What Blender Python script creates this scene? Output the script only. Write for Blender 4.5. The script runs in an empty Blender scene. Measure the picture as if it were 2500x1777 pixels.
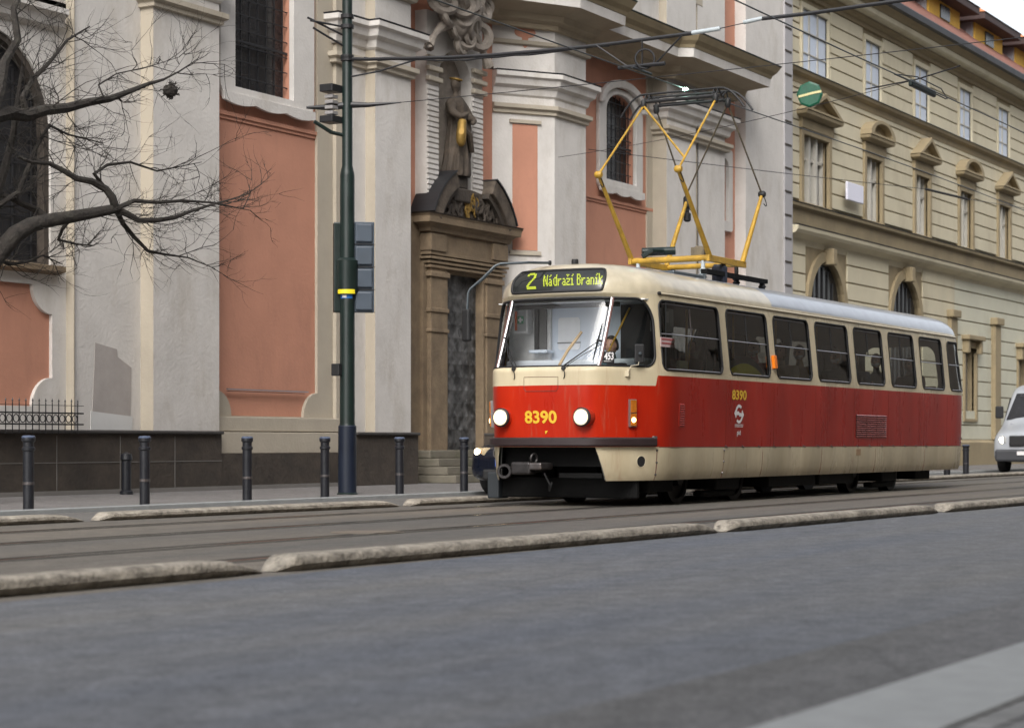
import bpy, bmesh, math, random, bisect
from mathutils import Vector, Matrix, noise
from mathutils.geometry import delaunay_2d_cdt
R_ = math.radians
PI = math.pi
scn = bpy.context.scene
# ------------------------------------------------------------------ camera
# street frame: X runs along the street (away to the right), Y runs across it (towards the church), Z up
TH = math.atan2(2800, 5000); SN, CS = math.sin(TH), math.cos(TH)
cam_d = bpy.data.cameras.new("camera"); cam = bpy.data.objects.new("camera", cam_d)
scn.collection.objects.link(cam); scn.camera = cam
cam.location = (0, 0, .8)
# looking direction (cos, sin) in the street frame
cam.rotation_euler = (R_(90), 0, math.atan2(SN, CS) - PI/2)
cam_d.sensor_width = 36; cam_d.lens = 72; cam_d.shift_y = (1080-888.5)/2500
cam_d.clip_start = .1; cam_d.clip_end = 2000
cam_d.dof.use_dof = True; cam_d.dof.focus_distance = 25.6; cam_d.dof.aperture_fstop = 2.8
# ------------------------------------------------------------------ light
SUN_EL, SUN_AZ = R_(42), R_(202)          # direction the light comes from, azimuth from +X
w = bpy.data.worlds.new("World"); scn.world = w; w.use_nodes = True
nt = w.node_tree; bg = nt.nodes["Background"]
sky = nt.nodes.new("ShaderNodeTexSky"); sky.sky_type = 'NISHITA'; sky.sun_disc = False
sky.sun_elevation = SUN_EL; sky.sun_rotation = PI/2 - SUN_AZ; sky.dust_density = 4; sky.air_density = 1.0
hs = nt.nodes.new("ShaderNodeHueSaturation"); hs.inputs["Saturation"].default_value = .28
nt.links.new(sky.outputs[0], hs.inputs["Color"]); nt.links.new(hs.outputs[0], bg.inputs[0])
bg.inputs[1].default_value = .15
sl = bpy.data.lights.new("sun", 'SUN'); so = bpy.data.objects.new("sun", sl); scn.collection.objects.link(so)
sl.energy = .8; sl.angle = R_(35); sl.color = (1, .96, .9)
so.rotation_euler = Vector((math.cos(SUN_EL)*math.cos(SUN_AZ), math.cos(SUN_EL)*math.sin(SUN_AZ), math.sin(SUN_EL))).to_track_quat('Z', 'Y').to_euler()
scn.view_settings.view_transform = 'Standard'; scn.view_settings.look = 'None'
scn.view_settings.exposure = 1.0; scn.view_settings.gamma = 1
# ------------------------------------------------------------------ helpers
random.seed(4)
COL = scn.collection
def sp(x, y, a):
    """measured point: where the sight line through photo pixel x,y meets the vertical plane Y=a"""
    xp = (x-1250)/5000; s = a*(CS+xp*SN)/(SN-xp*CS); return Vector((s, a, .8+(1080-y)*(s*CS+a*SN)/5000))
def dp(X, Y, a):
    k = 2500/2285; return sp(X*k, Y*k, a)
def tag(o, label=None, cat=None, group=None, kind=None):
    if label: o['label'] = label
    if cat: o['category'] = cat
    if group: o['group'] = group
    if kind: o['kind'] = kind
    return o
def empty(name, loc=(0,0,0), rz=0, label=None, cat=None, group=None):
    o = bpy.data.objects.new(name, None); COL.objects.link(o); o.location = loc; o.rotation_euler = (0,0,rz)
    o.empty_display_size = .2
    return tag(o, label, cat, group)
def copy_tree(o, parent=None):
    c = o.copy(); COL.objects.link(c); c.parent = parent
    for ch in list(o.children): copy_tree(ch, c)
    return c
class MB:
    def __init__(s): s.v = []; s.f = []
    def add(s, vs, fs):
        n = len(s.v); s.v += [tuple(p) for p in vs]; s.f += [tuple(i+n for i in f) for f in fs]; return s
    def box(s, x0, x1, y0, y1, z0, z1, c=0.):
        if x0 > x1: x0, x1 = x1, x0
        if y0 > y1: y0, y1 = y1, y0
        if c <= 0:
            vs = [(x, y, z) for z in (z0, z1) for x, y in ((x0,y0),(x1,y0),(x1,y1),(x0,y1))]
            return s.add(vs, [(3,2,1,0),(4,5,6,7),(0,1,5,4),(1,2,6,5),(2,3,7,6),(3,0,4,7)])
        bm = bmesh.new(); bmesh.ops.create_cube(bm, size=1)
        for v in bm.verts: v.co = Vector(((x0+x1)/2+v.co.x*(x1-x0), (y0+y1)/2+v.co.y*(y1-y0), (z0+z1)/2+v.co.z*(z1-z0)))
        bmesh.ops.bevel(bm, geom=bm.edges[:], offset=c, segments=2, affect='EDGES', profile=.5)
        return s.bm(bm)
    def bm(s, bm, M=None):
        bm.verts.index_update()
        s.add([(M @ v.co) if M else v.co.copy() for v in bm.verts], [[v.index for v in f.verts] for f in bm.faces]); bm.free(); return s
    def tube(s, pts, r, n=8, cap=True):
        pts = [Vector(p) for p in pts]; rs = r if isinstance(r, (list, tuple)) else [r]*len(pts)
        rings = []; up = None
        for i, p in enumerate(pts):
            d = (pts[min(i+1, len(pts)-1)]-pts[max(i-1, 0)]).normalized()
            if up is None:
                up = Vector((0,0,1)) if abs(d.z) < .9 else Vector((1,0,0))
            a = d.cross(up).normalized(); b = a.cross(d).normalized(); up = b
            rings.append([p+rs[i]*(math.cos(2*PI*k/n)*a+math.sin(2*PI*k/n)*b) for k in range(n)])
        vs = [q for rg in rings for q in rg]; fs = []
        for i in range(len(pts)-1):
            for k in range(n):
                a, b = i*n+k, i*n+(k+1) % n; fs.append((a, b, b+n, a+n))
        if cap: fs += [tuple(range(n)), tuple(range(len(vs)-1, len(vs)-1-n, -1))]
        return s.add(vs, fs)
    def ring(s, c, nrm, R, r, n=24, m=6, sx=1.):
        q = Vector(nrm).to_track_quat('Z', 'Y'); vs = []; fs = []
        for i in range(n):
            t = 2*PI*i/n
            for j in range(m):
                p = 2*PI*j/m; vs.append(Vector(c)+q @ Vector(((R+r*math.cos(p))*math.cos(t)*sx, (R+r*math.cos(p))*math.sin(t), r*math.sin(p))))
                fs.append((i*m+j, ((i+1) % n)*m+j, ((i+1) % n)*m+(j+1) % m, i*m+(j+1) % m))
        return s.add(vs, fs)
    def lathe(s, base, axis, prof, n=20):
        """prof: (r, h) along axis"""
        q = Vector(axis).to_track_quat('Z', 'Y'); vs = []; fs = []
        for (r, h) in prof:
            for k in range(n): vs.append(Vector(base)+q @ Vector((r*math.cos(2*PI*k/n), r*math.sin(2*PI*k/n), h)))
        for i in range(len(prof)-1):
            for k in range(n): fs.append((i*n+k, i*n+(k+1) % n, (i+1)*n+(k+1) % n, (i+1)*n+k))
        fs += [tuple(range(n-1, -1, -1)), tuple(range((len(prof)-1)*n, len(prof)*n))]
        return s.add(vs, fs)
    def prism(s, outer, holes, a0, a1, axis='y'):
        """plate with holes, outline in (x,z), from Y=a0 (front) to Y=a1"""
        bm = bmesh.new()
        for lp in [outer]+list(holes):
            vs = [bm.verts.new((p[0], a0, p[1])) for p in lp]
            for i in range(len(vs)): bm.edges.new((vs[i], vs[(i+1) % len(vs)]))
        bmesh.ops.triangle_fill(bm, use_beauty=True, use_dissolve=False, edges=bm.edges[:])
        g = bmesh.ops.extrude_face_region(bm, geom=bm.faces[:])
        for e in g['geom']:
            if isinstance(e, bmesh.types.BMVert): e.co.y = a1
        bmesh.ops.recalc_face_normals(bm, faces=bm.faces[:])
        return s.bm(bm)
    def sweep(s, path, prof, closed_prof=True, flip=False):
        """path of (x,y); prof of (outward distance towards -Y side of the path direction, z)"""
        n = len(prof); vs = []; fs = []
        for i, p in enumerate(path):
            p = Vector(p); a = Vector(path[max(i-1, 0)]); b = Vector(path[min(i+1, len(path)-1)])
            d0 = (p-a).normalized() if i > 0 else (b-p).normalized(); d1 = (b-p).normalized() if i < len(path)-1 else d0
            n0 = Vector((d0.y, -d0.x)); n1 = Vector((d1.y, -d1.x)); m = (n0+n1).normalized(); k = 1/max(.35, m.dot(n0))
            for (o, z) in prof: q = p+m*k*o; vs.append((q.x, q.y, z))
        for i in range(len(path)-1):
            for j in range(n if closed_prof else n-1):
                a, b = i*n+j, i*n+(j+1) % n; fs.append((a, b, b+n, a+n))
        if closed_prof: fs += [tuple(range(n)), tuple(range(len(vs)-1, len(vs)-1-n, -1))]
        return s.add(vs, fs)
    def build(s, name, m, parent=None, smooth=False, local=False, bevel=0, angle=None, fixn=True):
        me = bpy.data.meshes.new(name); off = Vector((0,0,0))
        if parent is not None and not local:
            p = parent
            while p is not None: off += p.location; p = p.parent
        me.from_pydata([Vector(v)-off for v in s.v], [], s.f)
        if fixn:
            bm = bmesh.new(); bm.from_mesh(me); bmesh.ops.recalc_face_normals(bm, faces=bm.faces[:]); bm.to_mesh(me); bm.free()
        me.materials.append(m); o = bpy.data.objects.new(name, me); COL.objects.link(o); o.parent = parent
        if smooth or angle:
            me.polygons.foreach_set('use_smooth', [True]*len(me.polygons))
            me.set_sharp_from_angle(angle=R_(angle or 40))
        if bevel:
            b = o.modifiers.new('b', 'BEVEL'); b.width = bevel; b.segments = 2; b.limit_method = 'ANGLE'; b.angle_limit = R_(50)
        return o
def rrect(x0, x1, z0, z1, r, n=6, rs=None):
    """rounded rectangle, counter-clockwise; rs = radii for corners bl, br, tr, tl"""
    rs = rs or [r]*4; pts = []
    for (cx, cz, a0, rr) in ((x0+rs[0], z0+rs[0], PI, rs[0]), (x1-rs[1], z0+rs[1], 1.5*PI, rs[1]), (x1-rs[2], z1-rs[2], 0, rs[2]), (x0+rs[3], z1-rs[3], PI/2, rs[3])):
        for k in range(n+1):
            t = a0+PI/2*k/n; pts.append((cx+rr*math.cos(t), cz+rr*math.sin(t)))
    return pts
# ------------------------------------------------------------------ materials
def newmat(name):
    m = bpy.data.materials.new(name); m.use_nodes = True; return m, m.node_tree, m.node_tree.nodes["Principled BSDF"]
def nd(nt, t, **k):
    n = nt.nodes.new(t)
    for a, b in k.items(): setattr(n, a, b)
    return n
def pbr(name, base, rough=.7, metal=0., var=.12, scale=2., bump=0., bscale=40., stretch=(1,1,1), stain=None, st_amt=.5, st_scale=.7, st_stretch=(1,1,1), coords='Object', coat=0., spec=.5, joints=None):
    """procedural surface: base colour broken up by two noise octaves, optional stains of another colour, bump"""
    m, nt, b = newmat(name); L = nt.links
    tc = nd(nt, "ShaderNodeTexCoord"); mp = nd(nt, "ShaderNodeMapping"); mp.inputs['Scale'].default_value = stretch
    src = tc.outputs['Object']
    if coords == 'World':
        g = nd(nt, "ShaderNodeNewGeometry"); src = g.outputs['Position']
    L.new(src, mp.inputs[0])
    n1 = nd(nt, "ShaderNodeTexNoise"); n1.inputs['Scale'].default_value = scale; n1.inputs['Detail'].default_value = 8; n1.inputs['Roughness'].default_value = .65
    L.new(mp.outputs[0], n1.inputs[0])
    mr = nd(nt, "ShaderNodeMapRange"); mr.inputs[1].default_value = .3; mr.inputs[2].default_value = .7; mr.inputs[3].default_value = 1-var; mr.inputs[4].default_value = 1+var
    L.new(n1.outputs[0], mr.inputs[0])
    vm = nd(nt, "ShaderNodeVectorMath", operation='SCALE'); vm.inputs[0].default_value = base[:3]; L.new(mr.outputs[0], vm.inputs['Scale'])
    col = vm.outputs[0]
    if stain:
        m2 = nd(nt, "ShaderNodeMapping"); m2.inputs['Scale'].default_value = st_stretch; m2.inputs['Location'].default_value = (3.1, 7.7, 1.3); L.new(src, m2.inputs[0])
        n2 = nd(nt, "ShaderNodeTexNoise"); n2.inputs['Scale'].default_value = st_scale; n2.inputs['Detail'].default_value = 10; n2.inputs['Roughness'].default_value = .7; L.new(m2.outputs[0], n2.inputs[0])
        r2 = nd(nt, "ShaderNodeMapRange"); r2.inputs[1].default_value = .5; r2.inputs[2].default_value = .72; r2.inputs[3].default_value = 0; r2.inputs[4].default_value = st_amt; L.new(n2.outputs[0], r2.inputs[0])
        mx = nd(nt, "ShaderNodeMix", data_type='RGBA'); L.new(r2.outputs[0], mx.inputs[0]); L.new(col, mx.inputs[6]); mx.inputs[7].default_value = (*stain[:3], 1); col = mx.outputs[2]
    L.new(col, b.inputs['Base Color'])
    rr = nd(nt, "ShaderNodeMapRange"); rr.inputs[3].default_value = max(0, rough-.1); rr.inputs[4].default_value = min(1, rough+.1); L.new(n1.outputs[0], rr.inputs[0]); L.new(rr.outputs[0], b.inputs['Roughness'])
    b.inputs['Metallic'].default_value = metal; b.inputs['Coat Weight'].default_value = coat; b.inputs['Specular IOR Level'].default_value = spec
    if bump:
        n3 = nd(nt, "ShaderNodeTexNoise"); n3.inputs['Scale'].default_value = bscale; n3.inputs['Detail'].default_value = 6; L.new(mp.outputs[0], n3.inputs[0])
        bp = nd(nt, "ShaderNodeBump"); bp.inputs['Strength'].default_value = min(1, bump); bp.inputs['Distance'].default_value = .02; L.new(n3.outputs[0], bp.inputs['Height']); L.new(bp.outputs[0], b.inputs['Normal'])
    return m
def emit(name, col, st):
    m, nt, b = newmat(name); b.inputs['Base Color'].default_value = (*col, 1); b.inputs['Emission Color'].default_value = (*col, 1); b.inputs['Emission Strength'].default_value = st; b.inputs['Roughness'].default_value = .3
    return m
def glass(name, tint=(.8,.85,.85), refl=1., fac_add=.03):
    m, nt, b = newmat(name); nt.nodes.remove(b); L = nt.links
    out = nt.nodes['Material Output']; tr = nd(nt, "ShaderNodeBsdfTransparent"); tr.inputs[0].default_value = (*tint, 1)
    gl = nd(nt, "ShaderNodeBsdfGlossy"); gl.inputs['Roughness'].default_value = .02
    tc = nd(nt, "ShaderNodeTexCoord"); nz = nd(nt, "ShaderNodeTexNoise"); nz.inputs['Scale'].default_value = 1.6; L.new(tc.outputs['Object'], nz.inputs[0])
    bp = nd(nt, "ShaderNodeBump"); bp.inputs['Strength'].default_value = .12; bp.inputs['Distance'].default_value = .02; L.new(nz.outputs[0], bp.inputs['Height']); L.new(bp.outputs[0], gl.inputs['Normal'])
    fr = nd(nt, "ShaderNodeFresnel"); fr.inputs['IOR'].default_value = 1.5
    ma = nd(nt, "ShaderNodeMath", operation='MULTIPLY_ADD'); ma.inputs[1].default_value = refl; ma.inputs[2].default_value = fac_add; ma.use_clamp = True; L.new(fr.outputs[0], ma.inputs[0])
    mx = nd(nt, "ShaderNodeMixShader"); L.new(ma.outputs[0], mx.inputs[0]); L.new(tr.outputs[0], mx.inputs[1]); L.new(gl.outputs[0], mx.inputs[2]); L.new(mx.outputs[0], out.inputs[0])
    return m
M = {}
M['plaster'] = pbr('plaster_white', (.57,.545,.515), .85, var=.08, scale=1.6, bump=.35, bscale=18, stain=(.36,.32,.265), st_amt=.6, st_scale=1.1, st_stretch=(1.3,1.3,.5))
M['plaster_b'] = pbr('plaster_beige_and_shade', (.40,.355,.285), .85, var=.08, scale=1.2, bump=.25, bscale=18, stain=(.3,.26,.2), st_amt=.6, st_scale=.7, st_stretch=(1.4,1.4,.35))  # beige trim; on pilaster sides it puts shade into the colour
M['pink'] = pbr('plaster_pink', (.47,.225,.15), .85, var=.08, scale=1.1, bump=.25, bscale=18, stain=(.33,.16,.11), st_amt=.55, st_scale=1., st_stretch=(1.5,1.5,.5))
M['stone'] = pbr('brown_sandstone', (.19,.14,.088), .85, var=.25, scale=2.5, bump=.5, bscale=22, stain=(.07,.05,.035), st_amt=.75, st_scale=1.1, st_stretch=(1,1,.5))
M['stone_dark'] = pbr('sooty_stone', (.052,.041,.032), .85, var=.35, scale=3, bump=.6, bscale=15, stain=(.03,.026,.022), st_amt=.8, st_scale=1.5)
M['statue'] = pbr('statue_stone', (.060,.046,.034), .8, var=.4, scale=4, bump=.6, bscale=14, stain=(.2,.16,.12), st_amt=.6, st_scale=2.)
M['carved'] = pbr('carved_stone', (.27,.235,.20), .85, var=.25, scale=4, bump=.6, bscale=14, stain=(.12,.10,.08), st_amt=.8, st_scale=2.)
M['gold'] = pbr('old_gilding', (.30,.19,.05), .6, metal=.6, var=.25, scale=6, bump=.4, bscale=20)
M['iron'] = pbr('black_iron', (.018,.018,.02), .45, metal=.2, var=.2)
M['bollard'] = pbr('bollard_paint', (.011,.012,.016), .42, var=.25, scale=9, bump=.15)
M['green'] = pbr('dark_green_paint', (.005,.014,.012), .4, var=.25, scale=4, stain=(.02,.022,.02), st_amt=.35, st_scale=3)
M['bluegrey'] = pbr('blue_grey_metal', (.055,.072,.095), .45, var=.12, scale=3, stain=(.05,.055,.06), st_amt=.5, st_scale=2)
M['glass_dark'] = pbr('dark_window', (.022,.022,.024), .25, var=.3, scale=2.)
M['bark'] = pbr('bark', (.022,.018,.015), .9, var=.6, scale=14, bump=1., bscale=26, stain=(.06,.058,.045), st_amt=.6, st_scale=5)
M['ochre'] = pbr('ochre_plaster', (.54,.49,.36), .85, var=.07, scale=.8, bump=.2, bscale=14, stain=(.33,.28,.19), st_amt=.5, st_scale=.6, st_stretch=(1,1,.4))
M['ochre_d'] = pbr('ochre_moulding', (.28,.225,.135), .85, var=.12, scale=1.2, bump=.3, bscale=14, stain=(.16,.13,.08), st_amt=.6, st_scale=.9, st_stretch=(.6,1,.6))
M['ochre_g'] = pbr('pale_green_ochre', (.52,.51,.41), .85, var=.06, scale=.8, bump=.2, bscale=14, stain=(.33,.31,.22), st_amt=.4)
M['shade'] = pbr('pale_blue_blind', (.52,.58,.68), .5, var=.08, scale=1.)
M['frame_w'] = pbr('window_frame_paint', (.45,.43,.38), .6)
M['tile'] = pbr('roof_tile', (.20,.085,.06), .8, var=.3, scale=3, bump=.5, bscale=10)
M['tile_lit'] = pbr('lit_roof_tile', (.50,.20,.09), .8, var=.25, scale=3, bump=.5, bscale=10)  # brighter copy of the roof tile, light put into the colour
M['dormer'] = pbr('dormer_yellow', (.62,.36,.05), .8, var=.1)
M['gutter'] = pbr('gutter_metal', (.03,.03,.036), .5, metal=.3)
M['fascia'] = pbr('dormer_eave_wood', (.05,.03,.028), .7)
M['zinc'] = pbr('zinc_sheet', (.28,.28,.31), .45, metal=.3)
M['greensign'] = pbr('green_sign_face', (.0,.075,.038), .4, var=.25, scale=5)
M['signcream'] = pbr('sign_stripe', (.55,.50,.25), .5)
M['panel'] = pbr('white_panel', (.66,.66,.76), .4, var=.03)
M['wire'] = pbr('black_cable', (.014,.014,.016), .5)
M['copper'] = pbr('contact_wire', (.05,.055,.05), .4, metal=.6)
M['insul'] = pbr('pale_insulator', (.45,.5,.52), .3)
M['rub'] = pbr('black_rubber', (.012,.012,.013), .6)
M['under'] = pbr('underframe_black', (.005,.005,.005), .8, spec=.2, var=.3, scale=6, bump=.3, bscale=20)
M['steel'] = pbr('worn_steel', (.12,.11,.11), .4, metal=.7, var=.3, scale=10, stain=(.08,.04,.02), st_amt=.5, st_scale=6)
M['rail'] = pbr('rail_steel', (.34,.33,.32), .22, metal=.9, var=.2, scale=5)
M['chrome'] = pbr('bright_trim', (.36,.35,.36), .3, metal=.9, var=.05)
M['greymetal'] = pbr('grey_arm', (.07,.085,.095), .4, metal=.3)
M['panto'] = pbr('pantograph_yellow', (.46,.27,.03), .42, var=.22, scale=6, stain=(.16,.09,.02), st_amt=.55, st_scale=9)
M['panto_dirty'] = pbr('pantograph_grimy', (.17,.14,.09), .6, var=.3, scale=8, stain=(.03,.03,.025), st_amt=.8, st_scale=6)
M['amber'] = pbr('amber_lens', (.80,.20,.012), .25, var=.15, scale=12); M['amber_off'] = pbr('amber_lens_unlit', (.42,.13,.012), .25, var=.2, scale=14)
M['head_on'] = emit('headlamp_lit', (1,.86,.60), 7.); M['head_rim'] = emit('headlamp_glass', (1,.74,.40), .9); M['warm_on'] = emit('side_lamp_lit', (1,.62,.22), 5.)
M['led'] = emit('display_dots', (.38,.45,.03), .12)
M['disp'] = pbr('display_glass', (.02,.022,.022), .08, var=.1, spec=.6)
M['yellow_num'] = pbr('yellow_numerals', (.72,.45,.03), .45, var=.08, scale=10)
M['white_num'] = pbr('white_print', (.7,.68,.68), .5, var=.05)
M['cream_p'] = pbr('cream_paint', (.55,.48,.34), .35, var=.05, scale=2, stain=(.26,.22,.15), st_amt=.3, st_scale=1.2, st_stretch=(.6,.6,1))
# ------------------------------------------------------------------ ground materials
def ground_mat(name, base, tint, lane_scale, speck=.35, rough=.75, bump=.35, crack=0.):
    m, nt, b = newmat(name); L = nt.links
    g = nd(nt, "ShaderNodeNewGeometry")
    mp = nd(nt, "ShaderNodeMapping"); mp.inputs['Scale'].default_value = (.12, 1., 1.); L.new(g.outputs['Position'], mp.inputs[0])
    lo = nd(nt, "ShaderNodeTexNoise"); lo.inputs['Scale'].default_value = lane_scale; lo.inputs['Detail'].default_value = 5; L.new(mp.outputs[0], lo.inputs[0])
    r1 = nd(nt, "ShaderNodeMapRange"); r1.inputs[1].default_value = .35; r1.inputs[2].default_value = .68; L.new(lo.outputs[0], r1.inputs[0])
    mx = nd(nt, "ShaderNodeMix", data_type='RGBA'); mx.inputs[6].default_value = (*base, 1); mx.inputs[7].default_value = (*tint, 1); L.new(r1.outputs[0], mx.inputs[0])
    fi = nd(nt, "ShaderNodeTexNoise"); fi.inputs['Scale'].default_value = 38; fi.inputs['Detail'].default_value = 6; fi.inputs['Roughness'].default_value = .8; L.new(g.outputs['Position'], fi.inputs[0])
    md = nd(nt, "ShaderNodeTexNoise"); md.inputs['Scale'].default_value = 2.4; md.inputs['Detail'].default_value = 8; md.inputs['Roughness'].default_value = .75; mq = nd(nt, 'ShaderNodeMapping'); mq.inputs['Scale'].default_value = (.55, 1.6, 1.); mq.inputs['Rotation'].default_value = (0, 0, .45); L.new(g.outputs['Position'], mq.inputs[0]); L.new(mq.outputs[0], md.inputs[0])
    r2 = nd(nt, "ShaderNodeMapRange"); r2.inputs[1].default_value = .3; r2.inputs[2].default_value = .7; r2.inputs[3].default_value = 1-speck; r2.inputs[4].default_value = 1+speck; L.new(fi.outputs[0], r2.inputs[0])
    r3 = nd(nt, "ShaderNodeMapRange"); r3.inputs[1].default_value = .3; r3.inputs[2].default_value = .7; r3.inputs[3].default_value = .84; r3.inputs[4].default_value = 1.16; L.new(md.outputs[0], r3.inputs[0])
    mu = nd(nt, "ShaderNodeMath", operation='MULTIPLY'); L.new(r2.outputs[0], mu.inputs[0]); L.new(r3.outputs[0], mu.inputs[1])
    ag = nd(nt, "ShaderNodeTexNoise"); ag.inputs['Scale'].default_value = 5; ag.inputs['Detail'].default_value = 10; ag.inputs['Roughness'].default_value = .95; L.new(g.outputs['Position'], ag.inputs[0])
    ra = nd(nt, "ShaderNodeMapRange"); ra.inputs[1].default_value = .40; ra.inputs[2].default_value = .60; ra.inputs[3].default_value = 1-.7*speck; ra.inputs[4].default_value = 1+.7*speck; L.new(ag.outputs[0], ra.inputs[0])
    ma_ = nd(nt, "ShaderNodeMath", operation='MULTIPLY'); L.new(mu.outputs[0], ma_.inputs[0]); L.new(ra.outputs[0], ma_.inputs[1])
    vs_ = nd(nt, "ShaderNodeTexVoronoi"); vs_.inputs['Scale'].default_value = 1.7; L.new(g.outputs['Position'], vs_.inputs[0])
    rv_ = nd(nt, "ShaderNodeMapRange"); rv_.inputs[1].default_value = .035; rv_.inputs[2].default_value = .02; rv_.inputs[3].default_value = 0; rv_.inputs[4].default_value = 1.6; L.new(vs_.outputs['Distance'], rv_.inputs[0])
    mb_ = nd(nt, "ShaderNodeMath", operation='ADD'); L.new(ma_.outputs[0], mb_.inputs[0]); L.new(rv_.outputs[0], mb_.inputs[1])
    last = mb_.outputs[0]
    if crack:
        wv = nd(nt, "ShaderNodeMix", data_type='RGBA'); wv.inputs[0].default_value = .12; L.new(g.outputs['Position'], wv.inputs[6]); L.new(md.outputs['Color'], wv.inputs[7])
        vo = nd(nt, "ShaderNodeTexVoronoi", feature='DISTANCE_TO_EDGE'); vo.inputs['Scale'].default_value = .35; L.new(wv.outputs[2], vo.inputs[0])
        rc = nd(nt, "ShaderNodeMapRange"); rc.inputs[1].default_value = 0; rc.inputs[2].default_value = .008; rc.inputs[3].default_value = 1-crack; rc.inputs[4].default_value = 1; L.new(vo.outputs['Distance'], rc.inputs[0])
        m2 = nd(nt, "ShaderNodeMath", operation='MULTIPLY'); L.new(last, m2.inputs[0]); L.new(rc.outputs[0], m2.inputs[1]); last = m2.outputs[0]
    vm = nd(nt, "ShaderNodeVectorMath", operation='SCALE'); L.new(mx.outputs[2], vm.inputs[0]); L.new(last, vm.inputs['Scale']); L.new(vm.outputs[0], b.inputs['Base Color'])
    b.inputs['Roughness'].default_value = rough
    bp = nd(nt, "ShaderNodeBump"); bp.inputs['Strength'].default_value = bump; bp.inputs['Distance'].default_value = .006; L.new(fi.outputs[0], bp.inputs['Height']); L.new(bp.outputs[0], b.inputs['Normal'])
    return m
def cobble_mat(name, base, gap, scale, rough=.75, ms=.03):
    m, nt, b = newmat(name); L = nt.links
    g = nd(nt, "ShaderNodeNewGeometry")
    br = nd(nt, "ShaderNodeTexBrick"); br.inputs['Scale'].default_value = scale; br.inputs['Color1'].default_value = (*base, 1); br.inputs['Color2'].default_value = (*[c*.72 for c in base], 1); br.inputs['Mortar'].default_value = (*gap, 1)
    br.inputs['Mortar Size'].default_value = ms; br.inputs['Brick Width'].default_value = .5; br.inputs['Row Height'].default_value = .5; br.inputs['Mortar Smooth'].default_value = .4
    nz = nd(nt, "ShaderNodeTexNoise"); nz.inputs['Scale'].default_value = 2.2; nz.inputs['Detail'].default_value = 6; L.new(g.outputs['Position'], nz.inputs[0])
    wv = nd(nt, "ShaderNodeMix", data_type='RGBA'); wv.inputs[0].default_value = .04; L.new(g.outputs['Position'], wv.inputs[6]); L.new(nz.outputs['Color'], wv.inputs[7]); L.new(wv.outputs[2], br.inputs[0])
    r = nd(nt, "ShaderNodeMapRange"); r.inputs[3].default_value = .7; r.inputs[4].default_value = 1.3; L.new(nz.outputs[0], r.inputs[0])
    vm = nd(nt, "ShaderNodeVectorMath", operation='SCALE'); L.new(br.outputs[0], vm.inputs[0]); L.new(r.outputs[0], vm.inputs['Scale']); L.new(vm.outputs[0], b.inputs['Base Color'])
    b.inputs['Roughness'].default_value = rough
    bp = nd(nt, "ShaderNodeBump"); bp.inputs['Strength'].default_value = .8; bp.inputs['Distance'].default_value = .012; bp.invert = True; L.new(br.outputs['Fac'], bp.inputs['Height']); L.new(bp.outputs[0], b.inputs['Normal'])
    return m
M['asphalt'] = ground_mat('asphalt', (.088,.097,.116), (.125,.124,.122), .9, speck=.6, crack=.25, bump=.6)
M['asphalt_edge'] = ground_mat('asphalt_edge_strip', (.075,.074,.072), (.115,.115,.12), .9, speck=.6, crack=.3, bump=.6)
M['trackbed'] = ground_mat('track_bed', (.085,.08,.072), (.14,.12,.095), .7, speck=.5)
M['lane'] = ground_mat('lane', (.11,.105,.10), (.12,.115,.105), .7)
M['cobble'] = cobble_mat('pavement_setts', (.20,.19,.185), (.07,.065,.06), 9)
M['cobble_near'] = cobble_mat('near_setts', (.24,.24,.235), (.03,.028,.025), 4.2, ms=.055)
M['kerbstone'] = pbr('granite_kerb', (.27,.28,.28), .8, var=.12, scale=6, bump=.3, bscale=90, coords='World')
def sepkerb_mat():
    m = pbr('separator_concrete', (.29,.26,.215), .88, var=.5, scale=9, bump=1., bscale=30, stain=(.07,.058,.046), st_amt=.95, st_scale=3.2, st_stretch=(1,3,6), coords='World')
    return m
M['sepkerb'] = sepkerb_mat()
def sheet(name, x0, x1, y0, y1, z, m, nx=1):
    mb = MB(); mb.add([(x0,y0,z),(x1,y0,z),(x1,y1,z),(x0,y1,z)], [(0,1,2,3)]); o = mb.build(name, m); tag(o, kind='structure'); return o
sheet('ground', -400, 900, -400, 900, -.06, M['lane'])
sheet('road', -60, 320, 2.85, 7.25, 0, M['asphalt'])
sheet('road_edge_strip', -60, 320, 2.19, 2.84, .003, M['asphalt_edge'])
sheet('tram_track_bed', -60, 320, 7.25, 13.9, -.001, M['trackbed'])
sheet('far_lane', -60, 320, 13.9, 15.9, 0, M['lane'])
tag(MB().box(-60, 320, 15.9, 24, -.05, .035).build('far_pavement', M['cobble']), kind='structure')
tag(MB().box(-60, 320, 15.78, 15.897, -.05, .055, .012).build('far_pavement_kerb', M['kerbstone']), kind='structure')
tag(MB().box(-60, 320, -6, 1.70, -.05, .012).build('near_pavement', M['cobble_near']), kind='structure')
kb = MB(); x = -3.1
for i in range(30):
    kb.box(x, x+1.985, 1.715, 2.18, -.05, .02, .008); x += 2.0
tag(kb.build('near_kerb', M['kerbstone']), kind='structure')
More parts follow.
